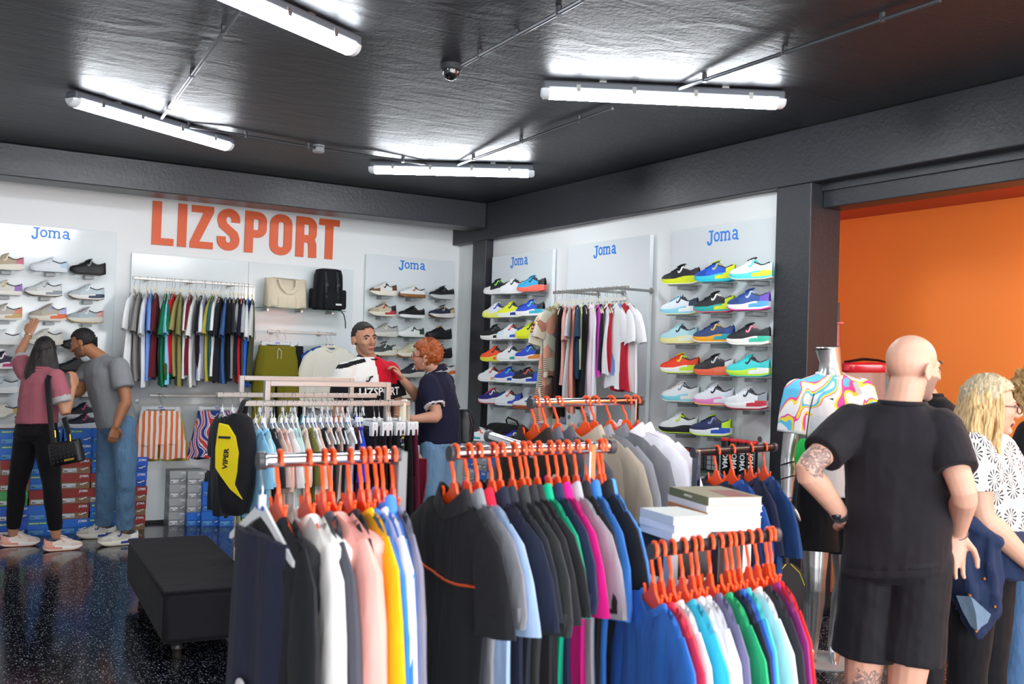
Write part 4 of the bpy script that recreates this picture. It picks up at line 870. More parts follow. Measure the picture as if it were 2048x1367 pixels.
for ci, (x, ks) in enumerate(cols):
    for k, kd in enumerate(ks.split()):
        xx = x+random.uniform(-.008, .008)
        wbox = wds[ci]
        shoe_box('%s shoe box, %s from the floor, %s' % (dict(blue='blue', dblue='dark blue', red='brown and red', green='green')[kd], NTH[k], CN[ci] if ci else 'pile at the cut edge'), TR(xx, yb+.15+random.uniform(-.015, .01), .001+k*.129) @ RZ(random.uniform(-1, 1)), wbox, .24, .128, kd, (ci, k) in mem, 'shoe boxes piled under the wide board')
# small piles under the swim shorts
for ci, (px, ks, h, w_) in enumerate([(354, 'grey grey grey grey', .125, .15), (389, 'blue grey grey grey', .125, .15), (423, 'blue blue blue', .133, .18), (459, 'blue blue blue', .133, .18)]):
    base = at(px, 1051+ci*.3, 2, 0)
    for k, kd in enumerate(ks.split()):
        shoe_box('%s shoe box, %s from the floor, %s pile under the marbled shorts' % (kd, NTH[k], ORD[ci]), TR(base.x, base.y+.17+random.uniform(-.01, .01), .001+k*(h+.001)) @ RZ(random.uniform(-1.5, 1.5)), w_, .32, h, kd, False, 'small piles of shoe boxes')
p = at(421, 965, 1, 9.35); pk = .403
slp = shoe('black slide sandal lying on the third pile of blue boxes', TR(at(423, 1052, 2, 0).x, 9.42, .404) @ RZ(160) @ MX.Scale(.8, 4), 'court', '#15151a', '#1a1a1e', name='slide_sandal')
# trainers standing on the boxes by the wide board
for px, dsc, cols_, x in ((0, 'navy running shoe with magenta logo on top of the boxes', dict(up='#1b1a2c', sole='#dcdde2', logo='#d0447c', lace='#22203a'), at(165, 860, 1, yb+.12).x), (0, 'grey court shoe on top of the boxes at the cut edge', dict(up='#c9ccce', sole='#e3e2dc', out='#8a5038'), at(20, 860, 1, yb+.12).x)):
    shoe(dsc, TR(x, yb+.12, .001+7*.129) @ RZ(4) @ MX.Scale(1.0, 4), 'runner', **cols_)
# boxes, bag and shoes at the foot of the narrow padel board
bx = 4.72; y0_ = at(945, 900, 0, bx).y
for ci, ks in enumerate(['blue grey blue grey blue grey', 'grey blue grey blue grey grey', 'blue grey blue grey blue blue', 'grey blue blue grey blue blue']):
    for k, kd in enumerate(ks.split()):
        shoe_box('%s shoe box, %s from the floor, %s pile out from the corner column' % (kd, NTH[k], ORD[ci]), TR(bx+.13, y0_-.24*ci, .001+k*.139) @ RZ(-90+random.uniform(-2, 2)), .225, .33, .138, kd, False, 'shoe boxes by the corner column')
ZB = .837
shoe('white running shoe with teal and orange marks standing on the corner boxes', TR(4.73, y0_-.17, ZB) @ RZ(145), 'runner', '#eceef0', '#f0f0f0', acc='#2fa9b8', logo='#ea5a3a', heel='#3a4fc0')
shoe('blue shoe on the corner boxes behind the brown vest', TR(4.78, y0_-.66, ZB) @ RZ(-60), 'padel', '#2b3fd0', '#eef0f4', logo='#e2e23a')
r = thing('duffel_bag', 'black duffel bag lying on the boxes under the narrow padel board', 'bag', TR(4.93, y0_-.27, ZB) @ RZ(90))
BK = mat('#17171b', .7, 'cloth'); m = MB()
m.loft([[(x, .10*k*cos(2*pi*j/16), .085+.085*k*sin(2*pi*j/16)) for j in range(16)] for x, k in ((-.27, .6), (-.25, .9), (-.15, 1), (0, 1.03), (.15, 1), (.25, .9), (.27, .6))]); m.build('bag_body', BK, r)
MB().tube([(-.12, -.1, .1), (-.1, -.06, .2), (0, -.02, .23), (.1, -.06, .2), (.12, -.1, .1)], .008, 8).build('handle', BK, r)
# ---------------------------------------------------------------- upholstered bench
q1, q2, q4 = at(256, 1078, 2, .375), at(408, 1066, 2, .375), at(328, 1184, 2, .375)
ay = (q1-q4).normalized(); ax = V((ay.y, -ay.x, 0)); lx = (q2-q1).dot(ax); ly = (q4-q1).length; c = q1+ax*lx/2-ay*ly/2
M = frame((c.x, c.y, 0), ax); hx, hy = lx/2, ly/2
r = thing('ottoman_bench', 'black upholstered bench on short round legs, on the speckled floor', 'bench', M)
UPH = mat('#15141a', .75, 'cloth', bump=.2)
MB().box((-hx, -hy, .10), (hx, hy, .37)).build('seat', UPH, r, bevel=.03)
MB().box((-hx-.003, -hy-.003, .36), (hx+.003, hy+.003, .378)).build('top_panel', UPH, r, bevel=.012)
for sx in (-1, 1):
    for sy in (-1, 1):
        MB().lathe([(.018, 0), (.026, .02), (.022, .04), (.03, .06), (.024, .075), (.032, .10), (.034, .102)], 14, M=TR(sx*(hx-.09), sy*(hy-.09), 0)).build('leg', mat('#1a1715', .4), r)
# ---------------------------------------------------------------- glass shelf with bags
g0, g1 = at(524, 616, 1, FY-.26), at(690, 622, 1, FY-.26); zsf = (g0.z+g1.z)/2
r = thing('glass_shelf', 'clear green-edged glass shelf on steel brackets holding two bags', 'shelf', (g0.x, FY, zsf)); wsh = g1.x-g0.x
MB().box((0, -.28, 0), (wsh, -.006, .008)).build('glass_plate', mat('#a9d3c4', .05, 'glass', trans=.85), r, False)
for x in (.08, wsh/2, wsh-.1): MB().tube([(x, -.001, -.016), (x, -.19, -.016)], .012, 8).build('bracket', STEEL, r)
CRM = mat('#e2d5bb', .8, 'cloth', bump=.9, fold=14)
pb = at(570, 614, 1, FY-.16); r = thing('tote_bag', 'cream quilted tote bag with two short handles on the glass shelf', 'bag', (pb.x, FY-.15, zsf+.009))
m = MB(); m.loft([[(wx*(1 if cos(a) > 0 else -1)*abs(cos(a))**.5, th*(1 if sin(a) > 0 else -1)*abs(sin(a))**.6, z+.008*sin(a*5+z*20)) for a in [2*pi*k/28 for k in range(28)]] for z, wx, th in ((0, .19, .10), (.02, .205, .115), (.12, .20, .11), (.2, .20, .08), (.27, .205, .045), (.285, .20, .03))]); m.build('bag_body', CRM, r)
for s in (-1, 1):
    MB().tube([(-.08, s*.04, .26), (-.085, s*.09, .27), (-.07, s*.122, .20), (-.02, s*.128, .15), (.03, s*.128, .15), (.075, s*.122, .2), (.085, s*.09, .27), (.08, s*.04, .26)], [(.018, .004)]*8, 8, flat=(1, 0, 0)).build('handle', CRM, r)
    MB().tube([(s*.09, -.116, .0), (s*.088, -.122, .06), (s*.086, -.118, .10)], [(.016, .004)]*3, 8, flat=(1, 0, 0)).build('strap', CRM, r)
pb = at(655, 618, 1, FY-.16); r = thing('backpack', 'black backpack with buckled flap on the glass shelf', 'backpack', (pb.x, FY-.15, zsf+.009))
BKP = mat('#18181d', .75, 'cloth', bump=.5); sup = lambda wx, th, z, p=.5: [(wx*(1 if cos(a) > 0 else -1)*abs(cos(a))**p, th*(1 if sin(a) > 0 else -1)*abs(sin(a))**p, z) for a in [2*pi*k/28 for k in range(28)]]
MB().loft([sup(.135, .09, 0), sup(.145, .1, .03), sup(.14, .1, .2), sup(.13, .09, .34), sup(.115, .075, .395), sup(.08, .05, .405)]).build('bag_body', BKP, r)
MB().loft([sup(.125, .096, .20), sup(.136, .108, .24), sup(.132, .1, .35), sup(.118, .084, .405), sup(.08, .055, .415)]).build('flap', BKP, r)
MB().loft([sup(.07, .03, 0), sup(.08, .04, .02), sup(.08, .04, .15), sup(.07, .03, .17)], M=TR(0, -.1, .01)).build('front_pocket', BKP, r)
for s in (-1, 1):
    MB().loft([sup(.03, .05, 0), sup(.035, .06, .02), sup(.033, .055, .17), sup(.028, .05, .19)], M=TR(s*.15, 0, .02)).build('side_pocket', BKP, r)
    st = MB().tube([(s*.06, -.09, .38), (s*.06, -.115, .30), (s*.06, -.118, .2), (s*.06, -.14, .12)], [(.011, .003)]*4, 8, flat=(1, 0, 0)).build('strap', mat('#222228', .6), r)
    MB().box((s*.06-.016, -.128, .235), (s*.06+.016, -.112, .265)).build('buckle', mat('#0e0e10', .3), st, False)
MB().box((.035, -.145, .05), (.095, -.139, .068)).build('badge', mat('#d9dcde', .5), r, False)
MB().tube([(.13, .02, .02), (.17, -.02, -.03), (.185, -.03, -.1), (.19, -.03, -.17)], [(.007, .002)]*4, 8, flat=(1, 0, 0)).build('loose_strap', mat('#222228', .6), r)
# ---------------------------------------------------------------- yellow backpack and apron tote on the front steel stand
pp = F0+(F1-F0)*.012; r = thing('racket_backpack', 'yellow and black racket backpack hanging on the front steel stand', 'backpack', frame((pp.x, pp.y, pp.z), (RT.x*.8-FW.x*.1, RT.y*.8-FW.y*.1, 0)) @ MX.Diagonal((.64, .9, .78, 1)))
shp = [(-.01, .10), (-.075, .115), (-.20, .15), (-.35, .16), (-.5, .155), (-.58, .13), (-.66, .08)]
m = MB(); m.loft([[(wx*1.0*(1 if cos(a) > 0 else -1)*abs(cos(a))**.6+.03, .055*k*(1 if sin(a) > 0 else -1)*abs(sin(a))**.6-.08, z) for a in [2*pi*j/24 for j in range(24)]] for (z, wx), k in zip([(-.06, .05), (-.09, .10), (-.2, .135), (-.35, .145), (-.5, .14), (-.6, .125), (-.68, .10), (-.70, .05)], (.5, .8, 1, 1.1, 1.1, 1.1, .9, .5))]); m.build('bag_body', BKP, r)
YL = mat('#d9c413', .6, 'cloth', bump=.3)
m = MB(); m.prism([(-.09, -.12), (-.02, -.13), (.045, -.20), (.075, -.30), (.07, -.42), (.055, -.50), (.12, -.59), (.02, -.53), (-.06, -.45), (-.105, -.40), (-.11, -.28)], -.148, -.125); m.build('yellow_panel', YL, r, False, bevel=.004)
MB().box((-.085, -.153, -.215), (.01, -.147, -.20)).build('zip', mat('#111114', .5), r, False)
t = fontmesh('VIPER', .052, .002, .002); t.transform(MX.Rotation(rad(-86), 4, 'Y')); t.transform(TR(-.02, -.149, -.34)); put('print', t, mat('#1c1a12', .6), r)
MB().tube([(.03, -.08, -.07), (.03, -.02, .012), (.03, .0, .022), (.03, .02, .01), (.03, .0, -.08)], [(.022, .004)]*5, 8, flat=(1, 0, 0)).build('hanging_loop', BKP, r)
MB().tube([(.1, -.06, -.6), (.13, -.05, -.72), (.11, -.05, -.8), (.075, -.06, -.76), (.06, -.06, -.66)], [(.012, .003)]*5, 8, flat=(1, 0, 0)).build('loose_strap', BKP, r)
pp = F0+(F1-F0)*.985; r = thing('canvas_tote', 'burgundy canvas tote with cream straps hanging at the end of the front steel stand', 'bag', frame((pp.x, pp.y, pp.z), (RT.x, RT.y, 0)))
STR = mat('#ddd3bd', .8, 'cloth'); BUR = mat('#7d2038', .85, 'cloth')
m = MB(); m.loft([[(x0+wx*(1 if cos(a) > 0 else -1)*abs(cos(a))**.5, -.05+.022*(1 if sin(a) > 0 else -1)*abs(sin(a))**.6+.008*sin(a*4), z) for a in [2*pi*j/24 for j in range(24)]] for z, wx, x0 in ((-.30, .075, .055), (-.42, .082, .05), (-.52, .08, .04), (-.60, .07, .035))]); m.build('bag_body', BUR, r)
for s in (-1, 1): MB().tube([(.03+s*.01, -.03, -.58 if s < 0 else -.31), (-.01, -.03, -.2), (-.02, -.025, .0), (-.012, 0, .02), (.0, .02, 0), (.005, .02, -.2), (.06+s*.03, -.03, -.31)], [(.018, .003)]*7, 8, flat=(1, 0, 0)).build('strap', STR, r)
# ---------------------------------------------------------------- counter with books, ball cans, small wares
tz = 1.135
bb = at(1405, 1052, 2, tz)
r = thing('display_table', 'narrow dark-topped table carrying the two book stacks', 'table', frame((bb.x-.02, bb.y+.02, 0), (RT.x*.9+FW.x*.45, RT.y*.9+FW.y*.45, 0)))
MB().box((-.15, -.09, tz-.02), (.16, .14, tz)).build('table_top', mat('#2a2a2e', .5), r, False, bevel=.003)
for sx in (-.13, .14):
    for sy in (-.07, .12): MB().box((sx-.015, sy-.015, 0), (sx+.015, sy+.015, tz-.02)).build('leg', mat('#d5d7da', .4), r, False)
MB().box((-.14, -.08, tz-.14), (.15, .13, tz-.02)).build('apron', mat('#26262a', .5), r, False)
def book(label, M, w, d, h, cover, spine=None, title=None):
    r = thing('book', label, 'book', M, 'books on the narrow table'); cm = mat(cover, .35, 'card')
    MB().box((-w/2+.001, -d/2+.002, .002), (w/2-.002, d/2-.002, h-.002)).build('pages', mat('#f3f2ee', .8), r, False)
    MB().box((-w/2, -d/2, 0), (w/2, d/2, .0022)).build('back_cover', cm, r, False); f = MB().box((-w/2, -d/2, h-.0022), (w/2, d/2, h)).build('front_cover', cm, r, False)
    sp = MB().box((-w/2-.002, -d/2, 0), (-w/2+.001, d/2, h)).build('spine', mat(spine or cover, .4, 'card'), r, False)
    if title:
        t = fontmesh(title, .011, .0006); t.transform(MX.Rotation(rad(-90), 4, 'Z')); t.transform(TR(-w/2-.0024, 0, h/2)); put('print', t, mat('#e9e6da', .5), sp)
    return f
bz = tz+.001; ctr = at(1426, 1048, 2, tz); BM = frame((ctr.x, ctr.y, 0), (RT.x*.62-FW.x*.5, RT.y*.62-FW.y*.5, 0)) @ RZ(58)
zz = bz
for w_, d_, h_, cv, sp, ttl, lab in [(.185, .25, .04, '#f1f0ec', '#4a2a72', 'ARTE E ARQUITETURA', 'thick white book with violet spine, lowest of the tall stack'), (.18, .245, .015, '#f0eeea', '#c98a5a', None, 'thin white book with tan spine in the tall stack'), (.185, .25, .019, '#eeedec', '#e6e7ee', None, 'white book under the olive one in the tall stack'), (.18, .245, .025, '#8f8664', '#6f7358', 'OLIVENZA', 'olive green picture book on top of the tall stack')]:
    f = book(lab, BM @ TR(random.uniform(-.004, .004), random.uniform(-.004, .004), zz) @ RZ(random.uniform(-2, 2)), w_, d_, h_, cv, sp, ttl); zz += h_+.0006
    if 'olive' in lab and 'on top' in lab:
        MB().prism([(-.02, -.11), (.07, -.12), (.075, .02), (-.01, .03)], 0, .0006, M=RX(-90) @ TR(0, 0, 0)).build('picture', mat('#8a3a36', .4), f, False, M=TR(0, 0, h_+.0002))
c2 = at(1350, 1070, 2, tz); zz = bz; BM2 = frame((c2.x, c2.y, 0), (RT.x*.62-FW.x*.5, RT.y*.62-FW.y*.5, 0)) @ RZ(62)
for k, (h_, lab) in enumerate([(.022, 'white paperback, lowest of the short stack'), (.02, 'white paperback in the middle of the short stack'), (.024, 'pale glossy paperback on top of the short stack')]):
    book(lab, BM2 @ TR(0, 0, zz) @ RZ(random.uniform(-3, 3)), .125, .175, h_, ['#eceae8', '#efeeee', '#d5d8d2'][k]); zz += h_+.0006
# glass shelf low on the doorway padel board with ball cans
s0, s1 = at(1392, 955, 0, FX-.2), at(1512, 952, 0, FX-.2); zs_ = at(1500, 953, 0, FX-.12).z-.01
r = thing('glass_shelf', 'low glass shelf with ball cans on the doorway padel board', 'shelf', (FX, 0, zs_)); ya, yb2 = s1.y-.1, s0.y+.05
MB().box((-.26, ya, 0), (-.006, yb2, .008)).build('glass_plate', mat('#a9d3c4', .05, 'glass', trans=.85), r, False)
for y in (ya+.1, yb2-.1): MB().box((-.22, y-.01, -.03), (-.001, y+.01, -.001)).build('bracket', STEEL, r, False)
CANT = fontmesh('JOMA', .05, .001, .001); CANT.transform(MX.Rotation(rad(90), 4, 'Y')); CANT.transform(TR(0, -.0405, .1))
for k, px in enumerate((1452, 1470, 1486, 1503)):
    p = at(px, 950, 0, FX-.13); r = thing('ball_can', 'black tube of padel balls with red lid, %s from the books' % ORD[k], 'can', TR(FX-.13, p.y, zs_+.009) @ RZ(-60), 'ball cans on the low glass shelf')
    MB().lathe([(.036, 0), (.039, .004), (.039, .225), (.036, .232)], 16).build('tube', mat('#16161a', .3), r)
    MB().lathe([(.04, .228), (.041, .232), (.041, .243), (.037, .248)], 16).build('lid', mat('#d42026', .4), r); put('print', CANT, mat('#eceef0', .5), r)
for k, px in enumerate((1378, 1408, 1424)):
    p = at(px, 955, 0, FX-.16); r = thing('grip_pack', ['orange and black pack of grips', 'black carded pack of grips', 'black and white pack of grips'][k]+' beside the ball cans', 'pack', TR(FX-.16, p.y, zs_+.009) @ RZ(-70))
    MB().box((-.045, -.01, 0), (.045, .01, .15)).build('card', mat('#1b1b1f', .5), r, False)
    for q in range(6): MB().box((-.035+.04*(q % 2), -.018, .015+.035*(q//2)), (-.003+.04*(q % 2), -.010, .045+.035*(q//2))).build('grip', mat(['#e0662c', '#3a3a40', '#8a8c90'][k], .5), r, False)
    MB().box((-.03, -.0112, .125), (.0, -.0095, .142)).build('mark', mat('#c8262c', .5), r, False)
# ---------------------------------------------------------------- people: one continuous body each, clothes as parts
def remesh(mb, vox, it=4, ratio=None, noise=0, seed=0):
    me = mb.mesh('tmp', False); o = bpy.data.objects.new('tmp', me); COL.objects.link(o)
    r = o.modifiers.new('r', 'REMESH'); r.mode = 'VOXEL'; r.voxel_size = vox
    if it: s = o.modifiers.new('s', 'SMOOTH'); s.factor = .5; s.iterations = it
    if noise:
        tx = bpy.data.textures.new('fold', 'CLOUDS'); tx.noise_scale = .11; tx.noise_depth = 2
        d = o.modifiers.new('d', 'DISPLACE'); d.texture = tx; d.strength = noise; d.mid_level = .5; d.texture_coords = 'GLOBAL'
    if ratio: d2 = o.modifiers.new('q', 'DECIMATE'); d2.ratio = ratio
    out = bpy.data.meshes.new_from_object(o.evaluated_get(bpy.context.evaluated_depsgraph_get()))
    bpy.data.objects.remove(o); bpy.data.meshes.remove(me)
    out.polygons.foreach_set('use_smooth', [True]*len(out.polygons)); out.materials.clear(); return out
def paint(me, fn):
    me.polygons.foreach_set('material_index', [fn(p.center) for p in me.polygons]); me.update()
def orth(f, u=V((0, 0, 1))):
    f = f.normalized(); r = f.cross(u).normalized(); return f, r, r.cross(f)
def cap_tube(mb, pts, rs, n=14): # round ends
    mb.tube(pts, rs, n)
    for p, r in ((pts[0], rs[0]), (pts[-1], rs[-1])): mb.ell(p, (r, r, r), 12, 8)
def spline(pts, rs, k=4):
    P_, R_ = [], []; n = len(pts)
    for i in range(n-1):
        p0, p1, p2, p3 = pts[max(0, i-1)], pts[i], pts[i+1], pts[min(n-1, i+2)]
        for q in range(k):
            t = q/k; P_.append(.5*((2*p1)+(p2-p0)*t+(2*p0-5*p1+4*p2-p3)*t*t+(3*p1-p0-3*p2+p3)*t**3)); R_.append(rs[i]+(rs[i+1]-rs[i])*t)
    P_.append(pts[-1]); R_.append(rs[-1]); return P_, R_
def add_hand(mb, w, d, nrm, thumb, curl=.5, spread=.12, s=1.0):
    """wrist, finger direction, way the palm faces, thumb side (+1/-1 along d x nrm)"""
    d = d.normalized(); nrm = (nrm-d*nrm.dot(d)).normalized(); l = d.cross(nrm)*thumb
    rs = []
    for t, wd, th in ((-.012, .026, .020), (.02, .033, .018), (.055, .041, .015), (.085, .043, .0135), (.097, .039, .011)):
        c = w+d*(t*s); rs.append([c+l*(wd*s*cos(a))+nrm*(th*s*sin(a)) for a in [2*pi*k/14 for k in range(14)]])
    mb.loft(rs)
    for off, ln, r in ((.033, .068, .0088), (.011, .078, .009), (-.011, .073, .0087), (-.032, .056, .0078)):
        p = w+d*(.088*s)+l*(off*s); a = curl*.5; dirv = (d+l*(off*spread*9)).normalized(); pts = [p-dirv*.02*s, p]
        for f, c in ((.46, 1), (.30, 1.1), (.24, .8)):
            dv = dirv*cos(a)+nrm*sin(a); pts.append(pts[-1]+dv*(ln*f*s)); a += curl*c
        cap_tube(mb, pts, [r*s*1.05, r*s*1.08, r*s, r*s*.95, r*s*.82], 8)
    b = w+d*(.022*s)+l*(.026*s); t1 = b+(d*.6+l*.75+nrm*.25).normalized()*(.042*s); t2 = t1+(d*.85+l*.35+nrm*.35).normalized()*(.034*s); t3 = t2+(d*.95+l*.1+nrm*.4).normalized()*(.026*s)
    cap_tube(mb, [b, t1, t2, t3], [.016*s, .0115*s, .0105*s, .008*s], 8)
def add_head(mb, c, look, up, s=1.0, jaw=1.0):
    f, r, u = orth(look, up); ax = (r, f, u); q = lambda x, y, z: c+r*(x*s)+f*(y*s)+u*(z*s)
    mb.ell(q(0, -.012, .032), (.074*s, .094*s, .083*s), 20, 14, axes=ax)
    mb.ell(q(0, .022, -.012), (.065*s, .074*s, .088*s), 20, 14, axes=ax)
    mb.ell(q(0, .030, -.055), (.054*s*jaw, .056*s, .053*s), 16, 10, axes=ax)
    mb.ell(q(0, .074, -.092), (.024*s*jaw, .020*s, .018*s), 12, 8, axes=ax)
    mb.ell(q(0, .077, .022), (.048*s, .018*s, .014*s), 12, 8, axes=ax)      # brow
    for sd in (-1, 1):
        mb.ell(q(sd*.036, .062, -.022), (.022*s, .022*s, .02*s), 10, 8, axes=ax)  # cheek
        mb.loft([[q(sd*(.070+.012*k+.004*cos(a)*0), -.012+yy*cos(a)-.008*k, -.006+zz*sin(a)) for a in [2*pi*j/12 for j in range(12)]] for k, yy, zz in ((0, .014, .022), (1, .019, .032), (1.5, .017, .029))])
    mb.tube([q(0, .088, .016), q(0, .103, -.004), q(0, .117, -.023), q(0, .102, -.035)], [.009*s, .011*s, .0145*s, .011*s], 10)
    for sd in (-1, 1): mb.ell(q(sd*.011, .099, -.028), (.008*s, .010*s, .008*s), 8, 6, axes=ax)
    mb.tube([q(-.02, .086, -.058), q(0, .0945, -.056), q(.02, .086, -.058)], [.005*s, .009*s, .005*s], 8)
    return q, (f, r, u), ax
def face(root, q, axs, s, lipc='#a85a50', brow='#2a1c16', iris='#3a2a1e', brows=True):
    f, r, u = axs; ax = (r, f, u)
    for sd in (-1, 1):
        e = MB().ell(q(sd*.031, .074, .004), (.0125*s, .0115*s, .006*s), 12, 8, axes=ax).build('eye', mat('#cfc6bf', .3), root)
        MB().ell(q(sd*.031, .0828, .004), (.0058*s, .004*s, .0056*s), 10, 6, axes=ax).build('iris', mat(iris, .15), e)
        MB().tube([q(sd*.018, .083, .0085), q(sd*.031, .086, .0105), q(sd*.044, .080, .0075)], [.003*s, .0042*s, .0025*s], 6).build('eyelid', mat(brow, .7), root)
        if brows: MB().tube([q(sd*.014, .096, .024), q(sd*.032, .095, .031), q(sd*.05, .083, .024)], [.005*s, .0055*s, .003*s], 8).build('eyebrow', mat(brow, .8), root)
    MB().tube([q(-.023, .0875, -.064), q(-.01, .0955, -.061), q(0, .0965, -.062), q(.01, .0955, -.061), q(.023, .0875, -.064)], [.003*s, .005*s, .0045*s, .005*s, .003*s], 8).build('mouth', mat(lipc, .4), root)
    MB().tube([q(-.018, .088, -.071), q(0, .0945, -.072), q(.018, .088, -.071)], [.003*s, .006*s, .003*s], 8).build('lower_lip', mat(lipc, .4), root)
def hair_cap(root, q, s, m, keep, grow=1.10, noise=.004, name='hair', lump=0):
    """shell over the skull where keep(x,y,z) holds, x right, y forward, z up (metres from the head centre)"""
    mb = MB(); n, k = 40, 26; rnd = random.Random(3); pts = {}
    for i in range(k+1):
        a = -pi/2+pi*i/k
        for j in range(n):
            b = 2*pi*j/n; d = V((cos(a)*cos(b), cos(a)*sin(b), sin(a))); g = grow+rnd.uniform(-1, 1)*noise*12+lump*sin(9*d.x+3)*sin(11*d.z+d.y*5)
            pts[i, j] = V((d.x*.074*g, -.012+d.y*.094*g, .030+d.z*.085*g))
    idx = {}
    def vid(key):
        if key not in idx: idx[key] = len(mb.v); mb.v.append(tuple(q(*pts[key])))
        return idx[key]
    for i in range(k):
        for j in range(n):
            qd = [(i, j), (i, (j+1) % n), (i+1, (j+1) % n), (i+1, j)]
            if all(keep(*pts[t]) for t in qd): mb.f.append([vid(t) for t in qd]); mb.m.append(0)
    o = mb.build(name, m, root); so = o.modifiers.new('thick', 'SOLIDIFY'); so.thickness = .010*s; so.offset = -1
    return o
def torso_rings(J, grow, rows):
    """rows: (t along hip-neck, half width, half depth, forward shift)"""
    out = []
    for t, w_, d_, fs in rows:
        c = J['hip'].lerp(J['neck'], t) if t >= 0 else J['hip']+(J['hip']-J['neck'])*(-t)
        k = min(1, max(0, t)); r = (J['hR']-J['hL']).normalized().lerp((J['sR']-J['sL']).normalized(), k).normalized(); up = (J['neck']-J['hip']).normalized(); f = up.cross(r).normalized()
        c = c+f*fs
        out.append([c+r*((w_+grow)*(1 if cos(a) > 0 else -1)*abs(cos(a))**.85)+f*((d_+grow)*(1 if sin(a) > 0 else -1)*abs(sin(a))**.85) for a in [2*pi*j/24 for j in range(24)]])
    return out
def ink_mat():
    m = mat('#d3a38d', .5, 'skin_ink'); node, L, b = nodes(m); tc = node('ShaderNodeTexCoord'); wv = node('ShaderNodeTexNoise', {'Vector': tc.outputs['Object'], 'Scale': 38.0, 'Detail': 2.0, 'Distortion': 2.5})
    L.new(ramp(node, wv.outputs['Fac'], [(0, '#d3a38c'), (.44, '#8a7470'), (.49, '#5d5356'), (.53, '#a08279'), (.57, '#d3a38c')], 'LINEAR'), b.inputs['Base Color']); return m
PTS = {'hip', 'neck', 'head'} | {a+b for a in 'sewhka' for b in 'LR'}
def human(label, J, o, cat='person', name='person'):
    """J joints in world space; o options"""
    s = o.get('s', 1.0); root = thing(name, label, cat, (J['hip'].x, J['hip'].y, 0)); inv = TR(-J['hip'].x, -J['hip'].y, 0)
    J = {k: (inv @ v if isinstance(v, V) and k in PTS else v) for k, v in J.items()}
    J['hip'] = J.get('hip'); W = o.get('W', (.15, .13, .15, .165)); Dp = o.get('D', (.105, .09, .11, .10))
    tor = [(-.14, W[0]*.75, Dp[0]*.75, 0), (0, W[0], Dp[0], -.01), (.15, (W[0]+W[1])/2, (Dp[0]+Dp[1])/2, 0), (.33, W[1], Dp[1], 0), (.6, W[2], Dp[2], .005), (.80, W[3], Dp[3], 0), (.92, W[3]*.72, Dp[3]*.72, 0), (1.0, .062, .06, 0)]
    skin = mat(o.get('skin', '#c98f72'), .5, 'skin') if not o.get('metal') else o['metal']
    b = MB(); b.loft(torso_rings(J, 0, tor)); ar = o.get('arm', 1.0)*s
    if J.get('head') is not None:
        up = J.get('hup', (J['head']-J['neck']).normalized()*.5+V((0, 0, 1)))
        q, axs, ax = add_head(b, J['head'], J['look'], up, s*o.get('hs', 1), o.get('jaw', 1))
        b.tube([J['neck']-V((0, 0, .04)), J['neck']+V((0, 0, .01)), q(0, -.025, -.06), q(0, -.015, .0)], [.075*s, .058*s*o.get('nk', 1), .054*s*o.get('nk', 1), .05*s], 16)
    arms = {}
    for S in 'LR':
        sh, el, wr = J['s'+S], J['e'+S], J['w'+S]
        pts, rs = spline([sh, sh.lerp(el, .5), el, el.lerp(wr, .3), el.lerp(wr, .7), wr], [.054*ar, .047*ar, .040*ar, .043*ar, .034*ar, .027*ar], 3)
        b.ell(sh, (.058*ar,)*3, 14, 10); cap_tube(b, pts, rs)
        cap_tube(b, [J['neck'].lerp(sh, .25)-V((0, 0, .02)), sh], [.06*s, .05*ar])
        if ('d'+S) in J: add_hand(b, wr, J['d'+S], J['n'+S], J.get('t'+S, 1), J.get('c'+S, .5), J.get('p'+S, .12), s*o.get('hand', 1))
        h, kn, an = J['h'+S], J['k'+S], J['a'+S]; lg = o.get('leg', 1.0)*s
        pts, rs = spline([h, h.lerp(kn, .5), kn, kn.lerp(an, .3), kn.lerp(an, .75), an], [.088*lg, .076*lg, .056*lg, .059*lg, .042*lg, .036*lg], 3)
        cap_tube(b, pts, rs)
        if o.get('foot'):
            ff = J['f'+S].normalized(); cap_tube(b, [an, an+ff*.05-V((0, 0, .045)), an+ff*.14-V((0, 0, .062))], [.034*s, .03*s, .02*s])
            b.ell(an-V((0, 0, .05))-ff*.02, (.03, .03, .032))
    me = remesh(b, o.get('vox', .0055), 3, o.get('ratio', .45))
    mats = [skin]
    if o.get('ink'):
        mats += [skin, ink_mat()]
        def fi(p): return 2 if any((p-(J[a_].lerp(J[b_], t_)+off_)).length < r_ for a_, b_, t_, off_, r_ in o['ink']) else 0
        paint(me, fi)
    if o.get('stubble') and J.get('head') is not None:
        f, r, u = axs; hc = J['head']
        def fn(p):
            v = p-hc; y, z, x = v.dot(f)/s, v.dot(u)/s, v.dot(r)/s
            return 1 if (-.125 < z < -.022-.25*max(0, y-.05) and y > .0-.25*(z+.03) and abs(x) < .075 and not (abs(x) < .024 and -.078 < z < -.05 and y > .07)) or (o.get('scalp') and z > .012 and y < .075-.0*z and z > .04+.55*(y)) else 0
        st_ = mat(o['stubble'], .7, 'skin')
        if o.get('ink'): mats[1] = st_; paint(me, lambda p: fn(p) or fi(p))
        else: mats.append(st_); paint(me, fn)
    put('body', me, mats, root)
    if J.get('head') is not None and o.get('face', True): face(root, q, axs, s, o.get('lip', '#a4594e'), o.get('brow', '#2a1c16'), brows=o.get('brows', True))
    # ---- top
    g = o.get('loose', .014)
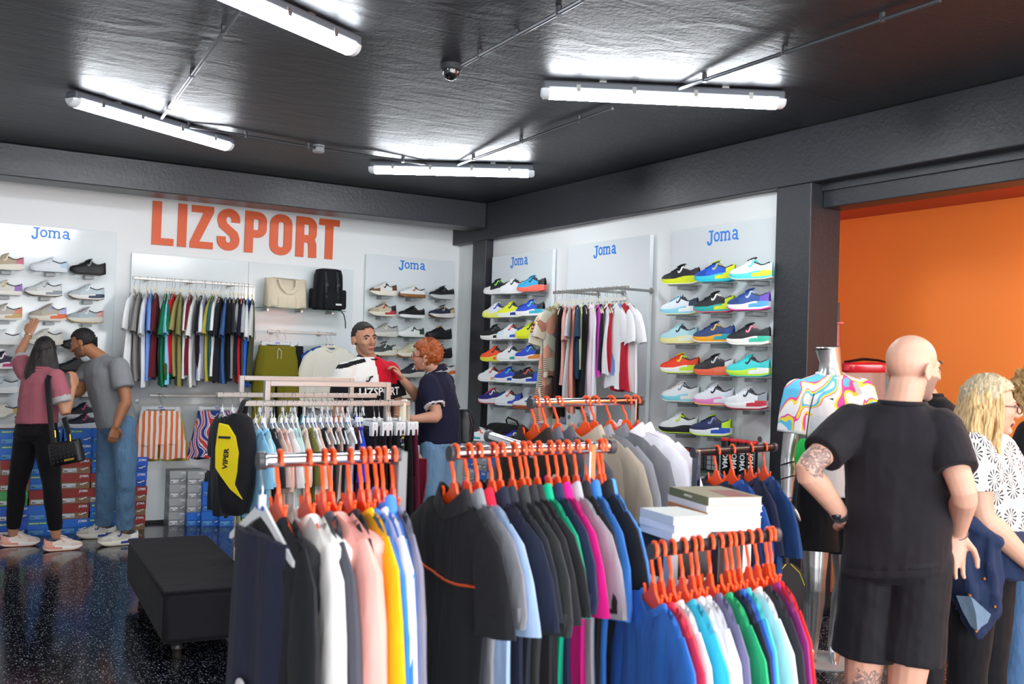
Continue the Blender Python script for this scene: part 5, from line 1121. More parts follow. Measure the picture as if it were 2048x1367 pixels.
    if o.get('top'):
        hem = o.get('hem', -.1); m = MB(); hw = o.get('hemw', W[0]+.01); hd = o.get('hemd', Dp[0]+.012)
        rows = [(hem, hw, hd, 0), (hem+.02, hw, hd, 0), (.12, max(hw, (W[0]+W[1])/2), max(hd, Dp[1]), 0), (.33, W[1]+o.get('waistg', .015), Dp[1]+o.get('waistg', .015), 0), (.6, W[2]+.006, Dp[2]+.006, .006), (.80, W[3]+.006, Dp[3]+.008, 0), (.90, W[3]*.86, Dp[3]*.86, 0), (.96, W[3]*.62, Dp[3]*.68, 0), (1.015, .066, .062, 0)]
        m.loft(torso_rings(J, g, rows)); st = o.get('sleeve', .62)
        for S in 'LR':
            sh, el, wr = J['s'+S], J['e'+S], J['w'+S]; e = sh.lerp(el, st) if st <= 1 else el.lerp(wr, st-1); pp = [sh.lerp(el, -.05), sh.lerp(el, .3 if st < 1 else .5)]+([el] if st > 1 else [])+[e]
            k = o.get('slw', 1.0); m.tube(pp, [.066*ar+g*.6, .062*ar*k+g]+([.055*ar+g] if st > 1 else [])+[.058*ar*k+g*1.1], 18)
            m.ell(sh, (.06*ar+g,)*3, 14, 10); cap_tube(m, [J['neck'].lerp(sh, .3)-V((0, 0, .022)), sh], [.062*s+g*.4, .052*ar+g*.7])
        me = remesh(m, o.get('cvox', .008), o.get('csm', 3), o.get('cratio', .5), o.get('fold', .012))
        tm = o['top'] if isinstance(o['top'], list) else [o['top']]
        if o.get('topfn'): paint(me, lambda p: o['topfn'](p, J))
        put(o.get('topname', 't_shirt'), me, [cl_(x) for x in tm], root)
        if J.get('head') is not None or o.get('metal'):
            up = (J['neck']-J['hip']).normalized(); r = (J['sR']-J['sL']).normalized(); f = up.cross(r).normalized(); c = J['neck']+up*.016+f*.006
            mb = MB(); mb.tube([c+r*(.074*s*cos(a))+f*(.070*s*sin(a))-up*(.026*max(0, sin(a))) for a in [2*pi*k/24 for k in range(25)]], .009, 8, cap=False); mb.build('collar', cl_(o.get('collar', tm[0])), root)
    # ---- trousers
    if o.get('pants'):
        m = MB(); lg = o.get('leg', 1.0)*s; gg = o.get('ploose', .012); m.loft(torso_rings(J, gg, [(-.16, W[0]*.7, Dp[0]*.75, 0), (-.05, W[0], Dp[0], -.01), (.05, W[0]*.99, Dp[0]*.98, -.005), (.17, (W[0]*.9+W[1]*.1), Dp[1]*1.02, 0)]))
        pl = o.get('plen', 1.95)
        for S in 'LR':
            h, kn, an = J['h'+S], J['k'+S], J['a'+S]
            if pl <= 1: pts = [h+V((0, 0, .03)), h.lerp(kn, pl*.5), h.lerp(kn, pl)]; rs = [.088*lg+gg, .084*lg+gg*1.3, .080*lg+gg*2.0]
            else: pts, rs = spline([h+V((0, 0, .02)), h.lerp(kn, .5), kn, kn.lerp(an, .3), kn.lerp(an, pl-1)], [.088*lg+gg, .078*lg+gg, .058*lg+gg, .060*lg+gg, .046*lg+gg*o.get('cuffg', 1.3)], 3)
            m.tube(pts, rs, 18); m.ell(pts[0], (rs[0],)*3, 14, 10)
        put(o.get('pantname', 'trousers'), remesh(m, o.get('cvox', .008), 3, o.get('cratio', .5), o.get('pfold', .01)), cl_(o['pants']), root)
    if J.get('head') is None: q = axs = None
    return root, J, q, axs
def worn_shoe(root, an, fwd, kind='runner', up='#ddd8cc', sole='#eceae4', sc=1.0, **k):
    """shoe on the foot below the ankle, toe along fwd"""
    f = V((fwd.x, fwd.y, 0)).normalized(); M = frame((an.x+f.x*.055, an.y+f.y*.055, k.pop('z', 0)), -f) @ MX.Scale(sc, 4)
    e = bpy.data.objects.new('shoe', None); COL.objects.link(e); e.parent = root; e.matrix_local = M; S = SM[kind]; fm = lambda h: mat(h, .55, 'shoe')
    put('upper', S['upper'], [fm(up), fm('#3a3a40'), fm(k.get('toe', up)), fm(k.get('heel', up))], e); put('midsole', S['midsole'], [fm(sole), fm(k.get('acc', sole))], e)
    put('outsole', S['outsole'], fm(k.get('out', sole)), e); put('tongue', S['tongue'], fm(up), e); put('laces', S['laces'], fm(k.get('lace', up)), e); put('logo', S['logo'], fm(k.get('logo', sole)), e); put('logo', S['logo_b'], fm(k.get('logo', sole)), e)
def down(p, z): return V((p.x, p.y, z))
HX = lambda *a: RT*a[0]+UP*a[1]+FW*a[2]
# ---- woman in the dusty pink T-shirt
J = dict(hip=P(72, 862, 7.85), neck=P(84, 738, 7.84), sL=P(50, 746, 7.9), sR=P(113, 754, 7.76), head=P(90, 703, 7.92), look=HX(-.25, -.1, 1), hL=P(55, 872, 7.88), hR=P(92, 872, 7.82),
  kL=P(34, 975, 7.92), kR=P(104, 970, 7.8), aL=P(26, 1066, 7.98), aR=P(112, 1070, 7.86), eL=P(38, 708, 8.1), wL=P(57, 670, 8.27), dL=HX(.25, 1, .35), nL=HX(.1, -.2, 1), tL=1, cL=.22, eR=P(130, 826, 7.72), wR=P(147, 774, 7.82), dR=HX(-.05, 1, .15), nR=HX(-1, .1, .3), tR=-1, cR=.9)
r, j, q, axs = human('person with long dark hair in a dusty pink T-shirt reaching up to a shoe', J, dict(skin='#c08a6c', W=(.165, .13, .14, .145), D=(.12, .1, .115, .09), csm=8, top=['#a8606c', '#b8b3b2'], hem=.13, hemw=.155, hemd=.12, sleeve=.72, slw=1.18, pants='#141317', plen=1.88, ploose=.006, cuffg=.3, leg=1.04, arm=.84, hs=.95, s=1.0, face=False, pantname='leggings', collar='#a8606c',
  topfn=lambda p, J: 1 if any((p-J['s'+S]).dot((J['e'+S]-J['s'+S]).normalized()) > .56*(J['e'+S]-J['s'+S]).length and ((p-J['s'+S])-(J['e'+S]-J['s'+S])*((p-J['s'+S]).dot((J['e'+S]-J['s'+S]))/(J['e'+S]-J['s'+S]).length_squared)).length < .105 for S in 'LR') else 0))
HB = mat('#0f090a', .45, 'hair', h2='#211412')
hair_cap(r, q, 1, HB, lambda x, y, z: y < .05 and z > -.06, 1.16)
m = MB(); f, rr_, u = axs; rs = []
for z, w_, d_, yb_ in ((.06, .07, .05, -.05), (.0, .09, .06, -.055), (-.06, .105, .065, -.06), (-.12, .12, .06, -.075), (-.19, .135, .055, -.09), (-.25, .13, .045, -.095), (-.285, .10, .03, -.09), (-.30, .05, .012, -.085)):
    rs.append([q(w_*cos(a)*(1+.05*sin(a*9))+.15*min(0, z+.05)*-.25, yb_+d_*sin(a)*(1+.09*sin(a*11+z*20)), z+.012*sin(a*7)) for a in [2*pi*k/36 for k in range(36)]])
m.loft(rs); m.build('long_hair', HB, r)
for S, c in (('L', 0), ('R', 0)): worn_shoe(r, j['a'+S], HX(.75, 0, .6) if S == 'R' else HX(.9, 0, .5), up='#e4d6cb', sole='#efece6', acc='#e39a86', out='#a9532f', heel='#e0a090', toe='#d9c3b8', logo='#e7b09a', sc=.95)
m = MB(); c_ = j['wL']; d_ = (j['wL']-j['eL']).normalized(); m.tube([c_-d_*.012+V((d_.orthogonal().normalized()*.03*cos(a)+d_.cross(d_.orthogonal()).normalized()*.03*sin(a))) for a in [2*pi*k/16 for k in range(17)]], .003, 6, cap=False); m.build('bracelet', mat('#d9d4c6', .2, metal=.9), r)
# ---- black quilted handbag on her shoulder
bc = P(133, 905, 7.55); hb = thing('handbag', 'black quilted handbag on a wide strap behind the pink T-shirt', 'handbag', frame(bc, RT*.9+UP*.18, UP-RT*.2))
QB = mat('#121115', .4); bw = .125
m = MB(); m.loft([[(x*(1 if cos(a) > 0 else -1)*abs(cos(a))**.35, y*(1 if sin(a) > 0 else -1)*abs(sin(a))**.5, z) for a in [2*pi*k/28 for k in range(28)]] for z, x, y in ((-.085, bw*.9, .03), (-.075, bw, .04), (0, bw, .045), (.075, bw*.95, .04), (.09, bw*.9, .02))]); m.build('bag_body', QB, hb)
m = MB()
for i in range(7):
    for k in range(5): m.ell((-.09+.03*i, -.045, -.055+.028*k), (.007, .004, .007), 6, 4)
o_ = m.build('quilting', mat('#201f24', .3), hb); o_['kind'] = 'stuff'
MB().box((-.005, -.052, -.06), (.07, -.046, -.045)).build('badge', mat('#c7a54a', .3, metal=.8), hb, False)
inv = hb.matrix_world.inverted()
def strap(pts, r_, nm, m_, par, iv): MB().tube([iv @ p for p in pts], [r_]*len(pts), 8, flat=(iv.to_3x3() @ RT)).build(nm, m_, par)
strap([P(109, 892, 7.56), P(104, 860, 7.58), P(98, 800, 7.62), P(95, 760, 7.66), P(103, 742, 7.76), P(115, 748, 7.9)], (.024, .004), 'strap', mat('#17161a', .5), hb, inv)
strap([P(140, 882, 7.56), P(137, 862, 7.6), P(128, 835, 7.66)], (.02, .004), 'strap', mat('#17161a', .5), hb, inv)
for px, py in ((113, 898), (140, 876), (110, 868)): MB().tube([inv @ P(px, py-8, 7.52), inv @ P(px+1, py+6, 7.52)], .006, 6).build('clasp', mat('#d8b75a', .25, metal=1), hb)
# ---- man in the grey T-shirt
J = dict(hip=P(234, 848, 8.22), neck=P(200, 716, 8.22), sL=P(238, 732, 8.06), sR=P(176, 742, 8.42), head=P(166, 686, 8.22), look=HX(-1, -.38, .05), hup=HX(.35, 1, 0), hL=P(246, 856, 8.14), hR=P(222, 856, 8.32), kL=P(251, 955, 8.1), kR=P(212, 955, 8.32), aL=P(250, 1060, 8.2), aR=P(208, 1050, 8.45),
  eL=P(252, 800, 8.0), wL=P(232, 852, 7.95), dL=HX(-.25, -1, 0), nL=HX(-.6, -.2, .6), tL=1, cL=.5, eR=P(160, 782, 8.3), wR=P(128, 788, 8.1), dR=HX(-1, .1, -.2), nR=HX(0, -.3, 1), cR=.6)
r, j, q, axs = human('person with short dark hair and stubble in a grey T-shirt and blue jeans', J, dict(skin='#a9714f', stubble='#75503c', W=(.155, .15, .17, .18), D=(.115, .115, .12, .11), top='#84868a', hem=-.02, hemw=.175, hemd=.135, sleeve=.66, slw=1.12, pants=mat('#5c7c9b', .8, 'cloth', fold=14, bump=1.0), csm=24, plen=1.96, ploose=.02, cuffg=1.4, arm=1.08, brow='#1a1210', pfold=.022, pantname='jeans'))
hair_cap(r, q, 1, mat('#0d0808', .6, 'hair', h2='#1b1310'), lambda x, y, z: (z > .07-.05*(y < -.0)-(.0 if y > .03 else .08*(.03-y)/.05) and z > -.035 and not (y > .07 and z < .075)), 1.10)
for S, fw in (('L', HX(-.8, 0, -.55)), ('R', HX(-1, 0, -.25))): worn_shoe(r, j['a'+S], fw, up='#cfcac0', sole='#e3dfd2', toe='#b8b3a9', heel='#e6e3da', logo='#2b3f94', acc='#2b3f94', out='#8a7a62', lace='#dcd8cd', sc=1.05)
# ---- man in the sponsor jersey
J = dict(hip=P(737, 905, 7.1), neck=P(736, 716, 7.1), sL=P(779, 742, 7.2), sR=P(691, 744, 6.95), head=P(729, 678, 7.06), look=HX(.62, -.02, -.8), hL=P(757, 915, 7.15), hR=P(716, 915, 7.02), eL=P(796, 815, 7.2), wL=P(792, 885, 7.1), eR=P(677, 818, 6.95), wR=P(690, 880, 6.85), dL=HX(0, -1, -.1), nL=HX(-1, 0, 0), dR=HX(.1, -1, 0), nR=HX(1, 0, 0), tL=1, tR=-1)
for S in 'LR': J['k'+S] = down(J['h'+S], .5); J['a'+S] = down(J['h'+S], .09)
def jersey(p, J):
    up = (J['neck']-J['hip']).normalized(); rr = (J['sR']-J['sL']).normalized(); f = up.cross(rr); v = p-J['neck']; z, x = v.dot(up), v.dot(rr)
    if z < -.185: return 2
    if x > .07 and v.dot(f) > -.02 and abs(z+.012+.22*(abs(x)-.07)) < .013: return 2
    if v.dot(f) < -.02 and z > -.06: return 2
    if abs(x) > .17 and x < 0 and z < -.16: return 2
    return 0 if x > .0 else 1
r, j, q, axs = human('person with short dark hair in a white, red and black jersey reading LIZSPORT', J, dict(skin='#c08a6e', stubble='#a87a62', W=(.15, .145, .17, .185), D=(.11, .11, .12, .11), vox=.0045, top=['#e9e9e6', '#c3122a', '#17161b'], topfn=jersey, topname='jersey', collar='#17161b', sleeve=.72, slw=1.15, hem=-.08, pants='#1b1b20', brow='#1d1411', cratio=.8, cvox=.007, fold=.006, lip='#a05850'))
hair_cap(r, q, 1, mat('#0f0a09', .6, 'hair', h2='#1f1512'), lambda x, y, z: (z > .068 or (y < .02 and z > .02) or (y < -.03 and z > -.045)) and not (y > .072 and z < .085), 1.10)
up = (j['neck']-j['hip']).normalized(); rt = -(j['sR']-j['sL']).normalized(); f = up.cross(-rt).normalized(); 
FM = MX(((rt.x, -f.x, up.x, 0), (rt.y, -f.y, up.y, 0), (rt.z, -f.z, up.z, 0), (0, 0, 0, 1)))
for txt, sz, dz, off, nm in (('LIZSPORT', .078, -.235, .166, 'print'), ('artigos desportivos', .030, -.295, .168, 'print')):
    t = fontmesh(txt, sz, .002, .0015 if sz > .05 else 0)
    for v in t.vertices: v.co.y += 1.0*v.co.x**2
    put(nm, t, mat('#e6e6e4', .6), r, TR(*(j['neck']+up*dz+f*off+rt*.0)) @ FM)
t = MB().ribbon([(-.035, -.008), (-.02, -.018), (-.004, -.006), (.006, .014), (.032, .020)], .012, -.002, 0).mesh('mark', False); put('mark', t, mat('#17161b', .6), r, TR(*(j['neck']-up*.145+f*.146-rt*.085)) @ FM @ RZ(12))
for S in 'LR': worn_shoe(r, j['a'+S], HX(.6, 0, -.8), up='#dadada')
# ---- woman with short red hair
J = dict(hip=P(879, 886, 7.22), neck=P(872, 746, 7.25), sL=P(858, 768, 7.10), sR=P(890, 764, 7.42), head=P(854, 712, 7.2), look=HX(-1, .06, .32), hL=P(866, 900, 7.14), hR=P(890, 900, 7.32), eL=P(874, 832, 7.0), wL=P(826, 838, 6.92), dL=HX(-1, -.05, .1), nL=HX(0, .2, 1), cL=.4, eR=P(842, 800, 7.30), wR=P(806, 760, 7.08), dR=HX(-.6, 1, -.1), nR=HX(-.8, -.3, -.3), tR=1, cR=.75)
for S in 'LR': J['k'+S] = down(J['h'+S], .48); J['a'+S] = down(J['h'+S], .09)
r, j, q, axs = human('person with short red hair in a navy polo shirt and light jeans', J, dict(skin='#c9967c', W=(.15, .15, .155, .15), D=(.12, .125, .125, .10), top=['#1b1d35', '#e6e6ea'], hem=-.02, hemw=.16, hemd=.135, sleeve=.70, slw=1.15, collar='#e6e6ea', pants=mat('#6f95b8', .8, 'cloth', fold=16, bump=.6), ploose=.012, arm=.95, brow='#8a5a3a', lip='#a8605a', pantname='jeans', topname='polo_shirt',
  topfn=lambda p, J: 1 if any(.655 < (p-J['s'+S]).dot(J['e'+S]-J['s'+S])/(J['e'+S]-J['s'+S]).length_squared < .70 and (p-J['s'+S].lerp(J['e'+S], .68)).length < .085 for S in 'LR') else 0))
hair_cap(r, q, 1, mat('#8a3f16', .5, 'curly', h2='#b4602a'), lambda x, y, z: (z > .05 or (y < .035 and z > -.0) or (y < -.01 and z > -.075)) and not (y > .06 and z < .06), 1.20, .010, lump=.03)
m = MB(); f, rr_, u = axs
for sd in (-1, 1): m.tube([q(sd*.033+.02*cos(a), .098, .002+.016*sin(a)) for a in [2*pi*k/14 for k in range(15)]], .0018, 5, cap=False); m.tube([q(sd*.053, .096, .006), q(sd*.074, .05, .006), q(sd*.08, -.005, .004)], .0018, 5)
m.build('glasses', mat('#2a2422', .4), r)
for sd in (-1, 1): MB().ell(q(sd*.082, -.004, -.045), (.005, .005, .007), 8, 6).build('earring', mat('#d9c27a', .25, metal=.9), r)
m = MB(); up = (j['neck']-j['hip']).normalized(); rr_ = (j['sR']-j['sL']).normalized(); f = up.cross(rr_)
ring = lambda ra, rb, h, dz=0: [j['neck']+up*(h-.02*sin(a))+rr_*(ra*cos(a))+f*(rb*sin(a)) for a in [2*pi*k/24 for k in range(24)]]
m.loft([ring(.075, .075, -.005), ring(.062, .064, .045), ring(.066, .068, .05), ring(.088, .09, .005)], cap=False); m.build('polo_collar', mat('#1b1d35', .85, 'cloth'), r)
for S in 'LR': worn_shoe(r, j['a'+S], HX(-1, 0, .3), up='#dadada', sc=.93)
hb = thing('shoulder_bag', 'black leather bag on a thin strap behind the navy polo', 'handbag', frame(P(927, 845, 7.45), RT))
MB().loft([[(x*cos(a), y*sin(a), z) for a in [2*pi*k/20 for k in range(20)]] for z, x, y in ((-.15, .05, .03), (-.14, .075, .045), (0, .085, .05), (.07, .07, .04), (.10, .035, .02))]).build('bag_body', mat('#141317', .35), hb)
inv = hb.matrix_world.inverted(); strap([P(920, 815, 7.42), P(906, 780, 7.44), P(895, 762, 7.5)], (.004, .003), 'strap', mat('#141317', .4), hb, inv); strap([P(938, 825, 7.42), P(945, 850, 7.40), P(935, 880, 7.42)], (.006, .003), 'handle', mat('#141317', .4), hb, inv)
# ---- bald man in black, front
J = dict(hip=P(1792, 1110, 3.42), neck=P(1805, 815, 3.42), sL=P(1706, 846, 3.46), sR=P(1882, 856, 3.36), head=P(1826, 737, 3.42), look=HX(.88, -.06, .45), hL=P(1745, 1140, 3.46), hR=P(1842, 1140, 3.38), kL=P(1722, 1395, 3.46), kR=P(1808, 1405, 3.40), aL=P(1712, 1640, 3.6), aR=P(1800, 1660, 3.5),
  eL=P(1614, 938, 3.34), wL=P(1686, 1034, 3.46), dL=HX(.75, -.5, .5), nL=HX(.5, .2, .8), tL=-1, cL=.5, eR=P(1928, 985, 3.22), wR=P(1916, 1064, 3.42), dR=HX(-.32, -1, -.25), nR=HX(-.15, .2, -1), tR=-1, cR=.32, pR=.35)
r, j, q, axs = human('person with a shaved head in a black T-shirt and black shorts, hands on hips', J, dict(skin='#d3a38c', stubble='#907062', ink=[('sL', 'eL', .80, HX(-.2, 0, -1)*.04, .055), ('kL', 'aL', -.12, HX(.2, 0, -1)*.05, .06)], W=(.155, .148, .165, .178), D=(.115, .11, .12, .11), top=mat('#1e1c21', .85, 'cloth', fold=7, bump=.5), hem=-.11, hemw=.165, hemd=.13, sleeve=.68, slw=1.05, loose=.011, csm=6, pants=mat('#17171c', .7, 'cloth'), plen=.66, ploose=.018, arm=1.0, vox=.0048, ratio=.4, cvox=.006, brow='#5a4438', pantname='shorts', nk=1.05, hs=1.0, leg=.98))
m = MB(); c_ = j['wL']-(j['wL']-j['eL']).normalized()*.02; d_ = (j['wL']-j['eL']).normalized(); o1 = d_.orthogonal().normalized(); o2 = d_.cross(o1)
m.loft([[c_+d_*t+o1*(rd*cos(a))+o2*(rd*sin(a)) for a in [2*pi*k/20 for k in range(20)]] for t, rd in ((-.011, .031), (-.010, .034), (.010, .033), (.011, .03))], cap=False)
wt = m.build('watch', mat('#8f9296', .25, metal=.9), r); MB().ell(c_-HX(.6, 0, .7).normalized()*.034, (.017, .017, .017), 14, 6).build('watch_face', mat('#22252b', .15), wt)
m = MB(); c_ = j['wR']; d_ = (j['wR']-j['eR']).normalized(); o1 = d_.orthogonal().normalized(); o2 = d_.cross(o1); m.tube([c_-d_*.005+o1*(.032*cos(a))+o2*(.030*sin(a)) for a in [2*pi*k/20 for k in range(21)]], .0022, 6, cap=False); m.build('bracelet', mat('#b9bcc0', .2, metal=.9), r)
# ---- woman with long fair hair and patterned blouse
def burst():
    m = bpy.data.materials.new('burst_print'); m.use_nodes = True; node, L, b = nodes(m); b.inputs['Roughness'].default_value = .8
    tc = node('ShaderNodeTexCoord'); sp = node('ShaderNodeSeparateXYZ', {0: tc.outputs['Object']})
    u_ = node('ShaderNodeMath', {0: sp.outputs[0], 1: sp.outputs[1]}, operation='SUBTRACT')
    cb = node('ShaderNodeCombineXYZ', {0: u_.outputs[0], 1: sp.outputs[2], 2: 0.0})
    vo = node('ShaderNodeTexVoronoi', {'Vector': cb.outputs[0], 'Scale': 13.0}, voronoi_dimensions='2D'); vo.inputs['Randomness'].default_value = .55
    sc_ = node('ShaderNodeVectorMath', {0: cb.outputs[0]}, operation='MULTIPLY'); sc_.inputs[1].default_value = (13, 13, 13) if False else (1, 1, 1)
    df = node('ShaderNodeVectorMath', {0: cb.outputs[0], 1: vo.outputs['Position']}, operation='SUBTRACT'); s2 = node('ShaderNodeSeparateXYZ', {0: df.outputs[0]})
    an = node('ShaderNodeMath', {0: s2.outputs[1], 1: s2.outputs[0]}, operation='ARCTAN2'); k = node('ShaderNodeMath', {0: an.outputs[0], 1: 12.0}, operation='MULTIPLY'); si = node('ShaderNodeMath', {0: k.outputs[0]}, operation='SINE')
    g = node('ShaderNodeMath', {0: si.outputs[0], 1: .12}, operation='GREATER_THAN'); d_ = node('ShaderNodeMath', {0: vo.outputs['Distance'], 1: .47}, operation='LESS_THAN'); q_ = node('ShaderNodeMath', {0: g.outputs[0], 1: d_.outputs[0]}, operation='MULTIPLY')
    mx = node('ShaderNodeMix', {0: q_.outputs[0], 6: lin('#e8e6e0'), 7: lin('#1d1b1e')}, data_type='RGBA'); L.new(mx.outputs[2], b.inputs['Base Color']); return m
J = dict(hip=P(1962, 1092, 3.95), neck=P(1960, 888, 3.94), sL=P(1990, 900, 4.12), sR=P(1944, 906, 3.76), head=P(1980, 811, 3.92), look=HX(1, -.10, -.12), hup=HX(.1, 1, 0), hL=P(1978, 1118, 4.04), hR=P(1946, 1118, 3.86), kL=P(1975, 1335, 4.0), kR=P(1935, 1335, 3.86), aL=P(1972, 1540, 4.1), aR=P(1925, 1540, 3.95),
  eR=P(1966, 1034, 3.72), wR=P(2056, 1124, 3.74), dR=HX(.9, -.5, .1), nR=HX(-.2, -.8, .4), tR=1, cR=.3, eL=P(2040, 1030, 4.2), wL=P(2095, 1080, 4.1), dL=HX(1, -.3, 0), nL=HX(0, -1, 0), cL=.3)
r, j, q, axs = human('person with long fair hair, glasses and a black and white burst-print blouse', J, dict(skin='#cf9d86', W=(.165, .165, .165, .155), D=(.14, .145, .16, .12), top=burst(), hem=.0, hemw=.17, hemd=.155, sleeve=.6, slw=1.25, pants='#141317', arm=1.12, brow='#6a4a38', lip='#b0605e', vox=.005, cvox=.006, topname='blouse', hs=.98, leg=1.05, pantname='trousers'))
FH = mat('#a27c4d', .5, 'hair', h2='#d9bb85')
hair_cap(r, q, 1, mat('#94846a', .5, 'hair', h2='#c9b896'), lambda x, y, z: (z > .06 or (y < .02 and z > -.03) or y < -.01) and not (y > .055 and z < .07), 1.15, .006)
m = MB(); rs = []
for z, w_, d_, yb_ in ((.07, .07, .05, -.045), (.02, .088, .07, -.045), (-.05, .098, .08, -.05), (-.11, .108, .085, -.055), (-.17, .115, .08, -.06), (-.22, .10, .06, -.065), (-.25, .06, .03, -.07)):
    rs.append([q(w_*cos(a)*(1+.07*sin(a*7+z*25)), yb_+d_*sin(a)*(1+.08*sin(a*9-z*30)), z+.012*sin(a*6)) for a in [2*pi*k/40 for k in range(40)]])
m.loft(rs); m.build('long_hair', FH, r)
for sd in (-1, 1):
    m = MB()
    for k in range(7):
        y0 = .012-.016*k; m.tube([q(sd*.077, y0, .05-.01*k), q(sd*(.09), y0+.004, -.02), q(sd*(.096+.008*sin(k)), y0+.012*sin(k*2), -.09), q(sd*(.1+.01*cos(k)), y0-.006, -.15), q(sd*.10, y0+.014*sin(k*3+1), -.20-.01*(k % 3))], [.008, .012, .013, .011, .004], 7)
    m.build('hair_strands', FH, r)
m = MB()
for sd in (-1, 1): m.tube([q(sd*.035+.024*cos(a), .102, -.002+.018*sin(a)) for a in [2*pi*k/18 for k in range(19)]], .0024, 6, cap=False); m.tube([q(sd*.059, .1, .006), q(sd*.08, .05, .006), q(sd*.084, -.005, .004)], .0024, 6)
m.build('glasses', mat('#3a2420', .35), r)
DN = mat('#1f2c4a', .8, 'cloth', fold=12, bump=.8); DL2 = mat('#6f8399', .8, 'cloth')
inv = TR(-J['hip'].x, -J['hip'].y, 0); DD = .70; Q = lambda px, py, d: inv @ P(px, py, d+DD)
m = MB(); m.loft(torso_rings(j, .035, [(-.28, .17, .15, 0), (-.05, .168, .15, 0), (.12, .168, .152, 0), (.2, .16, .145, 0)]))
def slab_(rows, th):
    a_ = [[Q(px, py, d) for px, py, d in row] for row in rows]; b_ = [[p+FW*th for p in row] for row in a_]; m.loft([ra_+rb_[::-1] for ra_, rb_ in zip(a_, b_)])
slab_([[(1884, 1040, 3.1), (1915, 1040, 3.02), (1950, 1045, 2.98), (1990, 1062, 3.0)], [(1884, 1100, 3.08), (1920, 1105, 2.98), (1960, 1110, 2.96), (2008, 1125, 2.99)], [(1890, 1160, 3.05), (1925, 1175, 2.96), (1965, 1175, 2.95), (2012, 1180, 2.99)], [(1903, 1190, 3.03), (1930, 1205, 2.96), (1965, 1210, 2.95), (2005, 1225, 2.99)], [(1922, 1228, 3.02), (1942, 1240, 2.97), (1968, 1240, 2.96), (1996, 1240, 2.99)], [(1945, 1270, 3.01), (1955, 1280, 2.98), (1968, 1282, 2.98), (1985, 1258, 2.99)]], .05)
cap_tube(m, [Q(1890, 1042, 3.1), Q(1940, 1046, 2.99), Q(1995, 1085, 2.97)], [.025, .03, .025]); cap_tube(m, [Q(1915, 1050, 3.0), Q(1930, 1120, 2.95), Q(1945, 1200, 2.95)], [.02, .03, .02]); cap_tube(m, [Q(1975, 1070, 2.98), Q(1980, 1140, 2.95), Q(1992, 1215, 2.97)], [.02, .026, .016])
dj = put('denim_jacket', remesh(m, .008, 4, .5, .03), DN, r)
MB().loft([[Q(px, py, d) for px, py, d in row] for row in (((1912, 1190, 2.94), (1942, 1192, 2.90), (1982, 1228, 2.93)), ((1925, 1222, 2.95), (1952, 1226, 2.915), (1975, 1245, 2.94)), ((1942, 1252, 2.95), (1955, 1262, 2.93), (1964, 1252, 2.95)))], closed=False).build('lining', DL2, dj)
for px, py in ((1901, 1160), (1939, 1190), (1989, 1213), (1968, 1157), (1952, 1262)): MB().ell(Q(px, py, 2.915), (.007, .007, .007), 10, 6).build('button', mat('#8a5a34', .35, metal=.8), dj)
# ---- person cut by the frame edge
J = dict(hip=P(2092, 1030, 4.75), neck=P(2090, 848, 4.75), sL=P(2062, 868, 4.65), sR=P(2122, 868, 4.9), head=P(2082, 790, 4.75), look=HX(.8, 0, .5), hL=P(2068, 1045, 4.7), hR=P(2106, 1045, 4.8), eL=P(2034, 955, 4.65), wL=P(2068, 1020, 4.65), dL=HX(.6, -.8, 0), nL=HX(.5, 0, .8), eR=P(2142, 970, 4.9), wR=P(2150, 1040, 4.8), dR=HX(0, -1, 0), nR=HX(-1, 0, 0))
for S, px in (('L', 2045), ('R', 2090)): J['k'+S] = down(P(px, 1080, 4.7 if S == 'L' else 4.85), .5); J['a'+S] = down(P(px-6, 1080, 4.65 if S == 'L' else 4.9), .09)
r, j, q, axs = human('person with curly fair hair in a black T-shirt, cut by the edge of the photo', J, dict(skin='#c99a80', top='#18171b', pants=mat('#4a6a92', .8, 'cloth', fold=16, bump=.6), arm=.95, sleeve=.65, face=True, hem=-.05, pantname='jeans'))
hair_cap(r, q, 1, mat('#8a6a42', .5, 'curly', h2='#c9a468'), lambda x, y, z: y < .05 and z > -.09, 1.42, .02, 'curly_hair', .08)
for S in 'LR': worn_shoe(r, j['a'+S], HX(-.5, 0, -.7) if S == 'L' else HX(.8, 0, .3), up='#2a2a2e', sole='#e3e0da', heel='#d9d4c6', toe='#3a3a3e', logo='#d8c9a0')
# ---- person half hidden behind the shaved head
J = dict(hip=P(1848, 1000, 4.75), neck=P(1852, 796, 4.75), sL=P(1818, 824, 4.75), sR=P(1882, 826, 4.65), head=P(1842, 748, 4.75), look=HX(.3, 0, 1), hL=P(1830, 1015, 4.75), hR=P(1868, 1015, 4.7), eL=P(1812, 920, 4.7), wL=P(1820, 985, 4.8), dL=HX(0, -1, 0), nL=HX(1, 0, 0), eR=P(1886, 920, 4.6), wR=P(1878, 990, 4.7), dR=HX(0, -1, 0), nR=HX(-1, 0, 0))
for S in 'LR': J['k'+S] = down(J['h'+S], .5); J['a'+S] = down(J['h'+S], .09)
r, j, q, axs = human('person in a black top mostly hidden behind the shaved head', J, dict(skin='#c99a80', top='#161519', pants='#26262c', s=.95, face=False))
hair_cap(r, q, .95, mat('#2a1e18', .5, 'hair', h2='#3e2e26'), lambda x, y, z: (y < .045 and z > -.06), 1.12)
for S in 'LR': worn_shoe(r, j['a'+S], HX(.2, 0, 1), up='#dadada')
